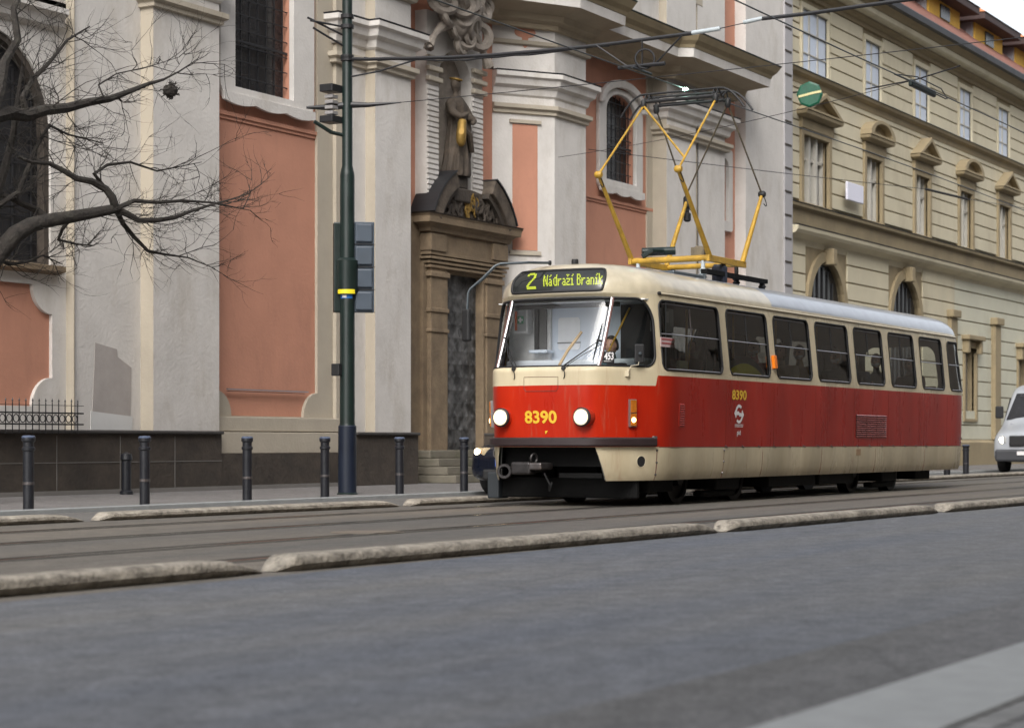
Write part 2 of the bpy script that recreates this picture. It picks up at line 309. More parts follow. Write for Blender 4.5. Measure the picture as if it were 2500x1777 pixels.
# rails: head and groove
for i, (a, lab) in enumerate(((8.40,'nearest rail of the empty tram track, beside the near separator kerb'), (9.835,'second rail from the road, on the empty tram track'), (11.373,'third rail from the road, under the near side of the tram'), (12.807,'farthest rail, by the far separator kerb'))):
    mb = MB(); mb.box(-60, 320, a-.035, a+.018, -.05, .004); mb.box(-60, 320, a+.055, a+.068, -.05, .003)
    o = mb.build('rail', M['rail']); o['label'] = lab; o['category'] = 'rail'; o['group'] = 'grooved tram rails set in the track bed'
    t = MB().box(-60, 320, a+.0185, a+.0545, -.05, .001).build('groove', M['under'], o)
    for e in (-.12, .15):
        MB().box(-60, 320, a+e-.012, a+e+.012, -.05, .0012).build('joint_strip', M['under'], o)
# manhole like pale plate in the track bed
mp_ = MB().lathe((15.3, 10.05, 0), (0,0,1), [(.33,0),(.33,.004)], 28).build('manhole_cover', pbr('cast_cover', (.17,.14,.11), .6, metal=.3, var=.3, scale=20)); tag(mp_, 'small pale cast cover lying in the tram track bed', 'cover')
# separator kerbs
def sepkerb(path, lab, h=.10, wd=.25, cut0=True, cut1=True):
    """rounded concrete bar along path, ends sloping down to the ground"""
    pts = []; tot = sum((Vector(b)-Vector(a)).length for a, b in zip(path, path[1:])); acc = 0
    n = max(8, int(tot/.18))
    def at(d):
        for a, b in zip(path, path[1:]):
            l = (Vector(b)-Vector(a)).length
            if d <= l: return Vector(a).lerp(Vector(b), d/l)
            d -= l
        return Vector(path[-1])
    prof = [(-.36,0),(-.40,.10),(-.5,.42),(-.48,.74),(-.40,.93),(-.24,1),(.0,1.01),(.24,1),(.40,.93),(.48,.74),(.5,.42),(.40,.10),(.36,0)]
    vs = []; fs = []; ds = sorted(set([0,.06,.14,.24,.36]+[i*tot/n for i in range(1, n)]+[tot-.36,tot-.24,tot-.14,tot-.06,tot])); k = len(prof)
    ds = [d for d in ds if 0 <= d <= tot]
    for d in ds:
        p = at(d); q = at(min(d+.05, tot)) - at(max(d-.05, 0)); q.normalize(); nn = Vector((-q.y, q.x))
        e = 1.
        if cut0: e = min(e, (d/.16)**.8 if d < .16 else 1)
        if cut1: e = min(e, ((tot-d)/.42)**.7 if tot-d < .42 else 1)
        for (o, z) in prof:
            c = p+nn*o*wd*(.45+.55*e) - nn*.0; vs.append((c.x, c.y, .001+z*h*max(e, .03)))
    for i in range(len(ds)-1):
        for j in range(k-1): fs.append((i*k+j, i*k+j+1, (i+1)*k+j+1, (i+1)*k+j))
    mb = MB().add(vs, fs); o = mb.build('separator_kerb', M['sepkerb'], smooth=True)
    return tag(o, lab, 'kerb', 'beige kerb bars between road and tram track')
def na(s): # near kerb centre line
    return 7.43-.0305*(s-8)+.00035*(s-8)**2+.15
def nl(a, b): return [(s, na(s)) for s in [a+(b-a)*i/6 for i in range(7)]]
sepkerb(nl(2, 10.2), 'beige separator kerb bar at the lower left edge, nearest of the row')
sepkerb(nl(10.32, 16.75), 'long beige separator kerb bar in front of the dark tram front, second of the near row')
sepkerb(nl(16.9, 22.7), 'beige separator kerb bar below the rear half of the tram, third of the near row')
sepkerb(nl(22.9, 34), 'beige separator kerb bar at the right edge, farthest of the near row')
sepkerb([(8,14.05),(16.0,13.98)], 'beige separator kerb bar at far left, beyond the rails', h=.085)
sepkerb([(16.2,13.97),(21.65,13.78)], 'beige separator kerb bar between two notches beyond the rails, left of the tram', h=.085)
sepkerb([(21.85,13.76),(29,13.6)], 'beige separator kerb bar running behind the tram front', h=.085)
sepkerb([(30,13.6),(60,13.6)], 'beige separator kerb bar beyond the tram rear, at right', h=.085)
# ------------------------------------------------------------------ church
ch = empty('church', (35, 20.4, 0), label='pink and white baroque church front with tall windows and a brown stone portal', cat='church')
AW = 20.6; ZT = 14.5
W_ = M['plaster']; WB = M['plaster_b']
def wallbox(name, s0, s1, a, z0, z1, m, back=22.2, **k): return MB().box(s0, s1, a, back, z0, z1).build(name, m, ch, **k)
def notched(s0, s1, z0, z1, r, top=True, n=8):
    """rectangle with concave quarter-circle corners"""
    pts = []
    def arc(cx, cz, a0, a1):
        for k in range(n+1):
            t = a0+(a1-a0)*k/n; pts.append((cx+r*math.cos(t), cz+r*math.sin(t)))
    arc(s0, z0, PI/2, 0); arc(s1, z0, PI, PI/2)
    if top: arc(s1, z1, 1.5*PI, PI); arc(s0, z1, 0, -PI/2)
    else: pts.extend([(s1, z1), (s0, z1)])
    return pts
# left bay: pink notched panel below, arched niche above
left_panel = notched(18.2, 22.98, 1.33, 3.1, .42)
arch = [(20.1, 3.4), (22.95, 3.4)]+[(21.525+1.425*math.cos(t), 5.3+1.425*math.sin(t)) for t in [PI*k/16 for k in range(17)]]
MB().prism([(8, .9), (23.3, .9), (23.3, 7.3), (8, 7.3)], [left_panel, arch], 20.62, 21.0).build('wall', W_, ch)
MB().prism([(c[0], c[1]) for c in rrect(17.9, 23.1, 1.2, 3.25, .02, 1)], [], 20.68, 20.9).build('pink_panel', M['pink'], ch)
wb = MB().box(8, 23.3, 21.0, 22.2, .9, ZT); wb.build('wall', WB, ch)
# arched niche: brown reveal, dark window and bars
nc = MB(); nc.prism(arch, [], 20.80, 20.86); nc.build('arched_window', M['glass_dark'], ch)
rv = MB(); inn = [(21.525+(p[0]-21.525)*.93, 3.4+(p[1]-3.4)*.965+.03) for p in arch]
rv.prism(arch, [inn], 20.66, 20.80); rv.build('arch_surround', M['stone_dark'], ch)
gb = MB()
for i in range(7): gb.box(20.35+i*.39, 20.37+i*.39, 20.76, 20.79, 3.5, 6.2)
for i in range(7): gb.box(20.25, 22.8, 20.75, 20.76, 3.7+i*.38, 3.72+i*.38)
gb.build('window_grille', M['iron'], ch)
def moulding(path, prof, m, name='moulding', nm=None):
    return MB().sweep(path, prof).build(name, m, ch)
moulding([(19, 20.62), (23.1, 20.62)], [(0, 3.26), (.16, 3.3), (.16, 3.38), (.05, 3.4), (0, 3.4)], M['stone'], 'sill')
moulding([(8, 20.62), (23.1, 20.62)], [(0, 6.85), (.1, 6.9), (.14, 7.02), (.22, 7.08), (.22, 7.16), (0, 7.2)], W_)
MB().prism([(8, 7.2), (23.3, 7.2), (23.3, ZT), (8, ZT)], [], 20.62, 21.0).build('wall', W_, ch)
# plain wall piece and grey repair patches
wallbox('wall', 23.3, 24.85, 20.5, .9, ZT, W_)
wallbox('wall_return_shade', 23.28, 23.302, 20.47, .9, ZT, WB, back=20.7)  # return face darkened, its shade is in the colour
pt = MB().prism([(23.72,1.25),(24.6,1.2),(24.62,1.95),(24.3,2.1),(24.28,2.22),(23.78,2.3),(23.76,1.9)], [], 20.494, 20.5)
pt.build('repair_patch', pbr('bare_render', (.36,.33,.31), .9, var=.1, scale=3), ch)
pt = MB().prism([(23.68,.99),(24.63,.99),(24.65,1.2),(23.68,1.27)], [], 20.492, 20.5); pt.build('repair_patch', pbr('fresh_whitewash', (.58,.58,.57), .85, var=.05), ch)
# giant pilasters
def pilaster(s0, s1, a, z0=.9, cap=True, side=None):
    MB().box(s0, s1, a, 21.4, z0, ZT).build('pilaster', W_, ch)
    MB().box(s0-.006, s0-.001, a+.0015, 21.4, z0, ZT).build('pilaster_side_shade', WB, ch)  # thin cover darkens the side face; the shade is painted
def capital(path, zz=0.):
    p = [(0,7.50+zz),(.05,7.52+zz),(.05,7.58+zz),(.11,7.62+zz),(.11,7.70+zz),(0,7.72+zz)]
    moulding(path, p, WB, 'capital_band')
    p = [(0,7.86+zz),(.04,7.9+zz),(.07,8.02+zz),(.15,8.08+zz),(.18,8.2+zz),(.24,8.24+zz),(.24,8.33+zz),(0,8.36+zz)]
    moulding(path, p, W_, 'capital_cornice')
    p = [(0,8.36+zz),(.24,8.3345+zz),(.255,8.36+zz),(0,8.385+zz)]
    moulding(path, p, M['gutter'], 'capital_flashing')
    p = [(0,8.9+zz),(.07,8.93+zz),(.1,9.0+zz),(0,9.02+zz)]
    moulding(path, p, WB, 'capital_band')
pilaster(24.85, 26.5, 20.25)
capital([(24.84,20.6),(24.84,20.24),(26.5,20.24),(26.5,20.6)])
# pink bay with window, frame, sill : returns part list
def big_window_bay(s0, s1, ws0, ws1, a, arched, zfr0, pz0, notch, ztop=9.2):
    zw0, zw1 = 6.66, 8.62
    if arched:
        c = (ws0+ws1)/2; hw = (ws1-ws0)/2
        op = [(ws0, zw0), (ws1, zw0)]+[(c+hw*math.cos(t), zw1-hw*.55+hw*.55*math.sin(t)) for t in [PI*k/14 for k in range(15)]]
        fo = rrect(ws0-.36, ws1+.36, zfr0, zw1+.12, .2, 5, [.22,.22,.5,.5])
        hood = [(c+(hw+.42)*math.cos(t), zw1-.3+.62*math.sin(t)) for t in [PI*k/14 for k in range(15)]]
    else:
        op = [(ws0, zw0), (ws1, zw0), (ws1, ZT-.3), (ws0, ZT-.3)]
        fo = rrect(ws0-.4, ws1+.62, zfr0, ZT-.1, .2, 5, [.3,.3,.1,.1]); hood = None
    outer = [(s0, .6), (s1, .6), (s1, ZT), (s0, ZT)]
    # pink field behind, white border in front at the foot with notched corners
    MB().prism(outer, [op], a, a+.35).build('pink_wall', M['pink'], ch)
    fr = MB().prism(fo, [op], a-.10, a-.001); w = fr.build('window', W_, ch, bevel=.02); w['label'] = 'arched window in a moulded white surround' if arched else 'tall window in a moulded white surround'
    MB().box(ws0-.02, ws1+.02, a+.16, a+.34, zw0-.1, ZT-.3 if not arched else zw1+.05).build('pane', M['glass_dark'], w)
    g = MB(); n = 7
    for i in range(n): x = ws0+(ws1-ws0)*(i+.5)/n; g.box(x-.008, x+.008, a+.05, a+.07, zw0, zw1 if arched else ZT-.3)
    z = zw0+.22
    while z < (zw1-.1 if arched else ZT-.4): g.box(ws0, ws1, a+.035, a+.05, z-.008, z+.008); z += .26
    g.box(ws0, ws1, a+.03, a+.06, 7.45, 7.49)
    g.build('window_grille', M['iron'], w)
    MB().box(ws0-.03, ws1+.03, a-.06, a+.2, zw0-.04, zw0+.012).build('sill', M['zinc'], w)
    # scrolled apron under the surround
    ap = [(ws0-.36+t*(ws1-ws0+.95 if not arched else ws1-ws0+.72), zfr0-.05*abs(math.sin(t*PI*3))-.02) for t in [k/24 for k in range(25)]]
    MB().prism(ap+[(ap[-1][0], zfr0+.12), (ap[0][0], zfr0+.12)], [], a-.15, a-.09).build('apron', W_, w, bevel=.02)
    if hood:
        h2 = [(c+(hw+.26)*math.cos(t), zw1-.3+.44*math.sin(t)) for t in [PI*k/14 for k in range(15)]]
        MB().prism(hood+h2[::-1], [], a-.2, a-.1).build('hood_mould', W_, w, bevel=.02)
        for d in (.06,):
            pass
    # recessed pink field ledge
    MB().box(s0+.1, s1-.02, a-.05, a+.01, 6.17, 6.235).build('ledge', M['pink'], ch)
    MB().box(s0+.1, s1-.02, a-.025, a+.01, 6.11, 6.17).build('ledge', M['pink'], ch)
    return w
big_window_bay(26.45, 30.0, 27.2, 28.85, 20.55, False, 6.42, 1.24, True)
bd = MB().prism([(26.45,.62),(30.4,.62),(30.4,ZT),(26.45,ZT)], [notched(26.72, 29.62, 1.24, ZT-.1, .42, top=False)], 20.49, 20.546); bd.build('panel_border', WB, ch)
MB().box(26.52, 30.1, 20.28, 20.49, .62, .97, .01).build('base_block', WB, ch)
MB().box(26.52, 30.1, 20.34, 20.49, .985, 1.22, .01).build('base_block', WB, ch)
MB().box(27.0, 29.3, 20.455, 20.488, 1.665, 1.685).build('conduit', M['zinc'], ch)
MB().box(27.0, 29.2, 20.465, 20.488, 1.64, 1.65).build('conduit', M['iron'], ch)
# pilaster group left of the portal
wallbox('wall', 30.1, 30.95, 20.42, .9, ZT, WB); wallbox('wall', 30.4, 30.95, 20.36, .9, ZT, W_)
pilaster(30.95, 32.15, 20.15)
capital([(30.05,20.5),(30.05,20.4),(30.94,20.34),(30.94,20.14),(32.16,20.14),(32.16,20.5)])
# portal centre: pink wall, niche surround
MB().box(32.1, 36.3, 20.62, 22.2, 4.0, ZT).build('pink_wall', M['pink'], ch)
MB().prism([(31.0,0),(36.5,0),(36.5,4.6),(31.0,4.6)], [[(32.7,.6),(34.4,.6),(34.4,4.12),(32.7,4.12)]], 20.6, 21.2).build('wall', WB, ch)
c = 34.1; nw = .62
nich = [(c-nw, 5.45), (c+nw, 5.45)]+[(c+nw*math.cos(t), 7.75+nw*math.sin(t)) for t in [PI*k/14 for k in range(15)]]
MB().prism([(33.05,5.2),(35.15,5.2),(35.15,9.0),(33.05,9.0)], [nich], 20.36, 20.8).build('niche_surround', W_, ch)
MB().prism(nich, [], 20.60, 20.615).build('niche_back', M['carved'], ch)
rs = MB(); z = 5.5
while z < 7.6:
    for (x0, x1) in ((33.06,33.45),(34.75,35.14)): rs.box(x0, x1, 20.33, 20.361, z, z+.075, .008)
    z += .1
rs.build('rusticated_edge', W_, ch)
for z in (7.65, 7.85, 8.05): MB().box(33.0, 33.5, 20.26, 20.36, z, z+.09, .015).build('niche_impost', WB, ch); MB().box(34.7, 35.2, 20.26, 20.36, z, z+.09, .015).build('niche_impost', WB, ch)
# carved cartouche above the niche
cb = MB(); rnd = random.Random(7)
for i in range(46):
    t = rnd.uniform(0, 2*PI); r = rnd.uniform(.1, 1.); px = 33.85+r*1.25*math.cos(t)*.95; pz = 9.15+r*.75*math.sin(t); R = rnd.uniform(.10, .24)
    nrm = Vector((rnd.uniform(-.5,.5), -1, rnd.uniform(-.4,.4)))
    cb.ring((px, 20.2-.25*(1-r)-rnd.uniform(0,.12), pz), nrm, R, R*.42, 14, 6, rnd.uniform(.7,1.4))
bm = bmesh.new(); bmesh.ops.create_uvsphere(bm, u_segments=24, v_segments=14, radius=1)
for v in bm.verts:
    v.co = Vector((33.85+v.co.x*.55, 20.15+v.co.y*.3, 9.25+v.co.z*.75)); v.co += Vector((0,-.08,0))*noise.noise(v.co*5)
cb.bm(bm)
for sg in (-1, 1):
    pts = [(33.85+sg*(.2+.95*math.sin(t*PI*.55)), 20.12, 8.45+.34*math.cos(t*PI*1.1)+t*.1) for t in [k/10 for k in range(11)]]
    cb.tube(pts, [.09+.03*math.sin(k) for k in range(11)], 8)
cb.build('cartouche', M['carved'], ch, smooth=True)
# portal
_before = set(bpy.data.objects)
por = MB()
for (x0, x1) in ((32.0,32.68),(34.42,35.1)):
    por.box(x0, x1, 20.02, 20.6, .1, 4.2, .01); por.box(x0-.05, x1+.05, 19.95, 20.6, .1, .6, .02)
    por.box(x0-.04, x1+.04, 19.97, 20.6, 3.28, 3.36, .015); por.box(x0-.06, x1+.06, 19.95, 20.6, 3.95, 4.05, .015)
    por.box(x0-.04, x1+.04, 19.97, 20.6, 2.9, 2.96, .01)
por.box(31.85, 32.0, 20.2, 20.6, .1, 4.2); por.box(35.1, 35.3, 20.2, 20.6, .1, 4.2)
po = por.build('portal', M['stone'], ch)
MB().box(30.9, 31.95, 20.35, 20.6, .1, 5.05).build('side_pier', M['stone'], po)
MB().prism([(32.55,.6),(34.55,.6),(34.55,4.3),(32.55,4.3)], [[(32.78,.6),(34.32,.6),(34.32,4.06),(32.78,4.06)]], 20.1, 20.6).build('door_frame', M['stone'], po, bevel=.015)
for z, d, h in ((4.12,.03,.05),(4.2,.07,.05),(4.28,.12,.05),(4.36,.08,.06)):
    MB().box(31.95-d, 35.15+d, 19.98-d, 20.6, z, z+h, .008).build('architrave', M['stone'], po)
MB().box(31.9, 35.2, 19.95, 20.6, 4.42, 4.78).build('frieze', M['stone'], po)
MB().box(31.85, 32.5, 19.85, 20.6, 4.43, 4.76, .02).build('frieze_block', M['stone'], po); MB().box(34.55, 35.22, 19.85, 20.6, 4.43, 4.76, .02).build('frieze_block', M['stone'], po)
MB().sweep([(31.85,20.6),(31.85,19.88),(35.25,19.88),(35.25,20.6)], [(0,4.78),(.06,4.8),(.08,4.86),(.16,4.92),(.30,4.95),(.32,5.06),(.36,5.1),(0,5.14)]).build('cornice', M['stone'], po)
MB().sweep([(31.85,20.6),(31.85,19.88),(35.25,19.88),(35.25,20.6)], [(0,5.141),(.34,5.105),(.37,5.13),(0,5.16)]).build('cornice_top', M['stone_dark'], po)
def arcseg(c, r0, r1, t0, t1, n=14): return [(c[0]+r1*math.cos(t0+(t1-t0)*k/n), c[1]+.86*r1*math.sin(t0+(t1-t0)*k/n)) for k in range(n+1)]+[(c[0]+r0*math.cos(t1-(t1-t0)*k/n), c[1]+.86*r0*math.sin(t1-(t1-t0)*k/n)) for k in range(n+1)]
pc = (33.5, 4.45)
tymp = [(31.75,5.15),(35.25,5.15)]+[(pc[0]+1.75*math.cos(t), 5.12+.62*math.sin(t)) for t in [PI*k/16 for k in range(17)]]
MB().prism(tymp, [], 20.0, 20.6).build('tympanum', M['statue'], po)
for t0, t1 in ((R_(24), R_(64)), (R_(116), R_(156))):
    a1 = arcseg(pc, 1.62, 1.98, t0, t1); a2 = arcseg(pc, 1.5, 1.62, t0, t1)
    MB().prism(a1, [], 19.55, 20.6).build('pediment_arc', M['statue'], po, bevel=.02); MB().prism(a2, [], 19.7, 20.6).build('pediment_arc', M['stone_dark'], po)
    MB().prism(arcseg(pc, 1.98, 2.02, t0, t1), [], 19.5, 20.6).build('pediment_flashing', M['iron'], po)
gr = MB(); rnd = random.Random(3)
for i in range(26): 
    t = rnd.uniform(0, 2*PI); r = rnd.random(); gr.ring((33.55+.32*r*math.cos(t), 19.95-.05*rnd.random(), 5.42+.22*r*math.sin(t)), (rnd.uniform(-.5,.5),-1,0), rnd.uniform(.04,.1), .025, 10, 5)
gr.build('gilded_relief', M['gold'], po, smooth=True)
gr = MB()
for i in range(50):
    t = rnd.uniform(0, PI); r = rnd.uniform(.35,1.); gr.ring((33.5+1.35*r*math.cos(t), 19.96-.06*rnd.random(), 5.2+.45*r*math.sin(t)), (rnd.uniform(-.6,.6),-1,rnd.uniform(-.4,.4)), rnd.uniform(.06,.14), .045, 10, 5)
gr.build('carved_relief', M['stone_dark'], po, smooth=True)
# metal covered door with diamond studding
dm, nt, b = newmat('studded_iron_door'); L = nt.links
tc = nd(nt, "ShaderNodeTexCoord"); mp = nd(nt, "ShaderNodeMapping"); mp.inputs['Rotation'].default_value = (0, R_(45), 0); L.new(tc.outputs['Object'], mp.inputs[0])
vv = nd(nt, "ShaderNodeTexNoise"); vv.inputs['Scale'].default_value = 5; vv.inputs['Detail'].default_value = 6; L.new(mp.outputs[0], vv.inputs[0])
rp = nd(nt, "ShaderNodeMapRange"); rp.inputs[1].default_value = .35; rp.inputs[2].default_value = .7; rp.inputs[3].default_value = .03; rp.inputs[4].default_value = .17; L.new(vv.outputs[0], rp.inputs[0])
cc = nd(nt, "ShaderNodeCombineColor"); L.new(rp.outputs[0], cc.inputs[0]); L.new(rp.outputs[0], cc.inputs[1]); L.new(rp.outputs[0], cc.inputs[2]); L.new(cc.outputs[0], b.inputs['Base Color']); b.inputs['Roughness'].default_value = .6; b.inputs['Metallic'].default_value = .3
dr = MB(); dr.box(32.72, 34.38, 20.45, 20.55, .66, 4.1)
for i in range(6):
    for j in range(13):
        x = 32.86+i*.265; z = .8+j*.255
        dr.add([(x-.11,20.449,z),(x,20.449,z-.11),(x+.11,20.449,z),(x,20.449,z+.11),(x,20.405,z)], [(0,1,4),(1,2,4),(2,3,4),(3,0,4)])
dr.build('door', dm, ch)
# steps
for i in range(4):
    st = MB().box(31.7-.0*i, 35.3, 19.0+i*.3, 20.6, .035+i*.155, .035+(i+1)*.155-.003, .02).build('step', pbr('worn_step', (.15,.135,.105), .85, var=.2, scale=3, stain=(.06,.075,.03), st_amt=.7, st_scale=1.5, bump=.4), ch)
# the portal stands only a little proud of the wall: final fit of width and depth
for o_ in set(bpy.data.objects)-_before:
    off_ = Vector((0,0,0)); q__ = o_.parent
    while q__ is not None: off_ += q__.location; q__ = q__.parent
    kk = .62 if o_.name.startswith('step') else .5
    for v in o_.data.vertices:
        X_ = v.co.x+off_.x; Y_ = v.co.y+off_.y
        v.co.x = 34.45+(X_-33.5)*.88-off_.x; v.co.y = 20.6+(Y_-20.6)*kk-off_.y
# oblique pilaster right of the portal
O0, O1, O2 = Vector((36.0, 20.62)), Vector((37.15, 19.8)), Vector((38.55, 19.8))
mb = MB()
def vq(m, p, q, z0, z1, off=0.):
    d = (q-p).normalized(); n = Vector((d.y, -d.x)); p = p+n*off; q = q+n*off
    m.add([(p.x,p.y,z0),(q.x,q.y,z0),(q.x,q.y,z1),(p.x,p.y,z1)], [(0,1,2,3)])
mb.add([(O0.x,O0.y,.9),(O1.x,O1.y,.9),(O2.x,O2.y,.9),(38.55,22,.9),(36,22,.9),(O0.x,O0.y,ZT),(O1.x,O1.y,ZT),(O2.x,O2.y,ZT),(38.55,22,ZT),(36,22,ZT)],
       [(0,1,6,5),(1,2,7,6),(2,3,8,7),(3,4,9,8),(4,0,5,9),(5,6,7,8,9),(4,3,2,1,0)])
mb.build('pilaster', W_, ch)
d = (O1-O0).normalized(); n = Vector((d.y, -d.x))
def obl(poly, name, m, o0, o1, par=ch):
    """plate on the oblique face, poly in (distance along, z)"""
    t = MB().prism(poly, [], 0, 1); vs = []
    for (x, y, z) in t.v:
        off = o0 if y < .5 else o1; p = O0+d*x+n*off; vs.append((p.x, p.y, z))
    t.v = vs; return t.build(name, m, par)
lo = (O1-O0).length
obl([(lo*.32,4.72),(lo*.72,4.72),(lo*.72,7.28),(lo*.32,7.28)], 'pink_panel', M['pink'], .012, -.02)
obl([(lo*.27,4.62),(lo*.77,4.62),(lo*.77,4.7),(lo*.27,4.7)], 'panel_edge', WB, .04, -.02); obl([(lo*.27,7.3),(lo*.77,7.3),(lo*.77,7.37),(lo*.27,7.37)], 'panel_edge', WB, .05, -.02)
cr = [(lo*.52+math.cos(t)*(.17+.07*math.cos(4*t)), 9.28-.12+math.sin(t)*(.24+.08*math.cos(4*t))) for t in [2*PI*k/32 for k in range(32)]]
obl(cr, 'pink_quatrefoil', M['pink'], .015, -.02)
jp = [(36.0,20.62),(37.15,19.8),(38.56,19.8),(38.56,20.5)]
capital(jp, -.02)
# bay with arched window
big_window_bay(38.5, 43.3, 40.75, 42.25, 20.5, True, 6.4, 4.7, False)
wallbox('wall', 42.95, 43.3, 20.46, .9, ZT, WB)
# pilaster pair with sloping capital bands
pilaster(43.25, 44.9, 20.1); pilaster(45.1, 46.75, 20.15)
wallbox('wall', 44.9, 45.1, 20.3, .9, ZT, WB)
capital([(43.23,20.5),(43.23,20.09),(46.8,20.09),(46.8,20.5)], .45)
# narrow bay and outer strip
wz = [(46.95,6.35),(47.6,6.35)]+[(47.275+.325*math.cos(t),7.7+.22*math.sin(t)) for t in [PI*k/10 for k in range(11)]]
MB().prism([(46.7,.6),(48.3,.6),(48.3,ZT),(46.7,ZT)], [wz], 20.5, 20.9).build('pink_wall', M['pink'], ch)
w2 = MB().prism(rrect(46.75,47.85,6.1,8.15,.1,5), [wz], 20.4, 20.499).build('window', W_, ch, bevel=.02); w2['label'] = 'narrow arched window in a white surround'
MB().box(46.9,47.65,20.7,20.88,6.3,7.95).build('pane', M['glass_dark'], w2)
g = MB()
for i in range(4): g.box(47.0+i*.17,47.015+i*.17,20.6,20.62,6.35,7.9)
for i in range(6): g.box(46.95,47.6,20.62,20.63,6.5+i*.25,6.515+i*.25)
g.build('window_grille', M['iron'], w2)
wallbox('wall', 48.2, 50.75, 20.2, .9, ZT, W_)
MB().box(50.75, 51.3, 20.15, 22, 0, ZT+2).build('quoin_strip', pbr('grey_render', (.36,.35,.36), .85, var=.08), ch)
# horizontal bands of the quoin strip
q = MB(); z = .6
while z < ZT: q.box(50.74, 51.2, 20.135, 20.15, z, z+.05); z += .62
q.build('quoin_joint', M['stone_dark'], ch)
# main cornice
path = [(31.5,20.6),(31.5,20.1),(33.1,20.1),(33.4,20.5),(35.8,20.55),(37.15,19.78),(38.6,19.78),(38.8,20.25),(43.1,20.25),(43.3,19.95),(46.9,19.95),(46.9,20.6)]
cor = [(0,9.22),(.06,9.24),(.07,9.33),(.2,9.38),(.24,9.5),(.62,9.62),(.66,9.62)]
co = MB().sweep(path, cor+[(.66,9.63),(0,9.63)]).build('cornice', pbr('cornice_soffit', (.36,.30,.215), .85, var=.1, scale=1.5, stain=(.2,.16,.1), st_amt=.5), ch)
MB().sweep(path, [(0,9.631),(.665,9.621),(.68,9.82),(0,9.85)]).build('cornice_fascia', W_, co)
MB().sweep(path, [(0,9.851),(.69,9.83),(.72,9.9),(.80,9.98),(.86,10.08),(.88,10.12),(0,10.13)]).build('cornice_crown', M['ochre_d'], co)
MB().sweep(path, [(0,10.131),(.885,10.121),(.9,10.15),(0,10.24)]).build('cornice_flashing', M['green'], co)
# attic relief
for x0 in (39.2, 41.6, 44.1): MB().box(x0, x0+1.3, 20.14, 20.3, 11.3, 12.6, .02).build('attic_panel', WB, ch)
wallbox('attic_wall', 38.5, 47, 20.3, 10.2, ZT+1, W_)
# entablature wall between capitals and cornice over the pink bay
# plinth
pl = MB(); pl.box(8, 26.5, 20.2, 22, 0, .93); pl.box(26.5, 30.2, 20.22, 22, 0, .62); pl.box(30.1, 32.2, 20.02, 22, 0, .93); pl.box(35.2, 39.9, 19.7, 22, 0, .93); pl.box(39.9, 50.75, 20.0, 22, 0, .93)
pl.build('plinth', M['stone_dark'], ch)
pc_ = MB()
for (a, b, y) in ((8,26.5,20.2),(30.1,32.2,20.02),(35.2,39.9,19.7),(39.9,50.75,20.0)): pc_.box(a, b, y-.06, 21.5, .931, .985, .018)
pc_.build('plinth_cap', M['iron'] if False else pbr('plinth_cap_stone', (.05,.045,.042), .6, var=.3), ch)
j = MB()
for x in (15.2,17.9,19.3,21.4,22.6,24.0,25.3): j.box(x, x+.012, 20.194, 20.2, .05, .9)
for (x0,x1) in ((8,26.5),): j.box(x0, x1, 20.193, 20.2, .5, .512); j.box(x0, x1, 20.17, 20.2, .035, .1)
j.box(26.5,30.2,20.19,20.22,.035,.1)
j.build('plinth_joint', pbr('joint_mortar', (.16,.15,.14), .9), ch)
MB().tube([(44.9,20.05,.1),(44.9,20.05,9.2)], .012, 6).build('lightning_cable', M['wire'], ch)
# fence on the left
fe = empty('railing', (20.5, 20.0, 0), label='black iron railing with circles standing against the church plinth at far left', cat='railing')
r = MB()
for z, h in ((1.06,.022),(1.22,.022),(1.33,.008)): r.box(14.5, 22.95, 19.99, 20.02, z-h/2, z+h/2)
r.build('rails', M['iron'], fe)
r = MB(); x = 14.6
while x < 22.95: r.tube([(x,20.005,.93),(x,20.005,1.37)], .008, 6); r.lathe((x,20.005,1.37), (0,0,1), [(.002,0),(.014,.02),(.001,.06)], 6); x += .135
r.build('bars', M['iron'], fe)
r = MB(); x = 14.6+.0675
while x < 22.9: r.ring((x,20.0,1.14), (0,1,0), .055, .008, 16, 5); x += .135
r.build('circles', M['iron'], fe)
# small dark stump by the plinth
s = MB().lathe((23.55,19.7,.03), (0,0,1), [(.1,0),(.1,.05),(.07,.07),(.07,.5),(.09,.52),(.08,.6),(.01,.63)], 14).build('stump_post', M['bollard'], smooth=True); tag(s, 'short dark stump post against the dark church plinth', 'post')
# statue in the niche
def skinned(name, pts, edges, radii, m, parent=None, sub=2, root=0, loc=None):
    me = bpy.data.meshes.new(name); me.from_pydata([Vector(p) for p in pts], edges, []); o = bpy.data.objects.new(name, me); COL.objects.link(o); o.parent = parent
    me.materials.append(m); sk = o.modifiers.new('skin', 'SKIN'); sk.use_smooth_shade = True
    for i, v in enumerate(me.skin_vertices[0].data):
        rr = radii[i]; v.radius = rr if isinstance(rr, tuple) else (rr, rr); v.use_root = (i == root)
    ss = o.modifiers.new('sub', 'SUBSURF'); ss.levels = sub; ss.render_levels = sub
    return o
stt = empty('statue', (34.1, 20.38, 5.55), label='dark stone statue of a robed figure with gilded child in the portal niche', cat='statue')
ped = MB().box(33.8,34.45,20.2,20.6,5.45,5.72,.03); ped.box(33.88,34.36,20.22,20.58,5.72,5.95,.02); ped.build('pedestal', M['stone_dark'], stt)
b_ = Vector((0.05, 0, .4))
fig = MB(); prof_ = [(.33,.0,1),(.35,.06,1),(.31,.3,1),(.27,.6,1),(.24,.85,1),(.21,1.0,.8),(.22,1.15,.7),(.25,1.3,.6),(.25,1.42,.4),(.17,1.52,.3),(.075,1.58,.1),(.065,1.63,0),(.10,1.68,0),(.125,1.76,0),(.12,1.85,0),(.08,1.92,0),(.0,1.94,0)]
NA = 72; vs = []; 
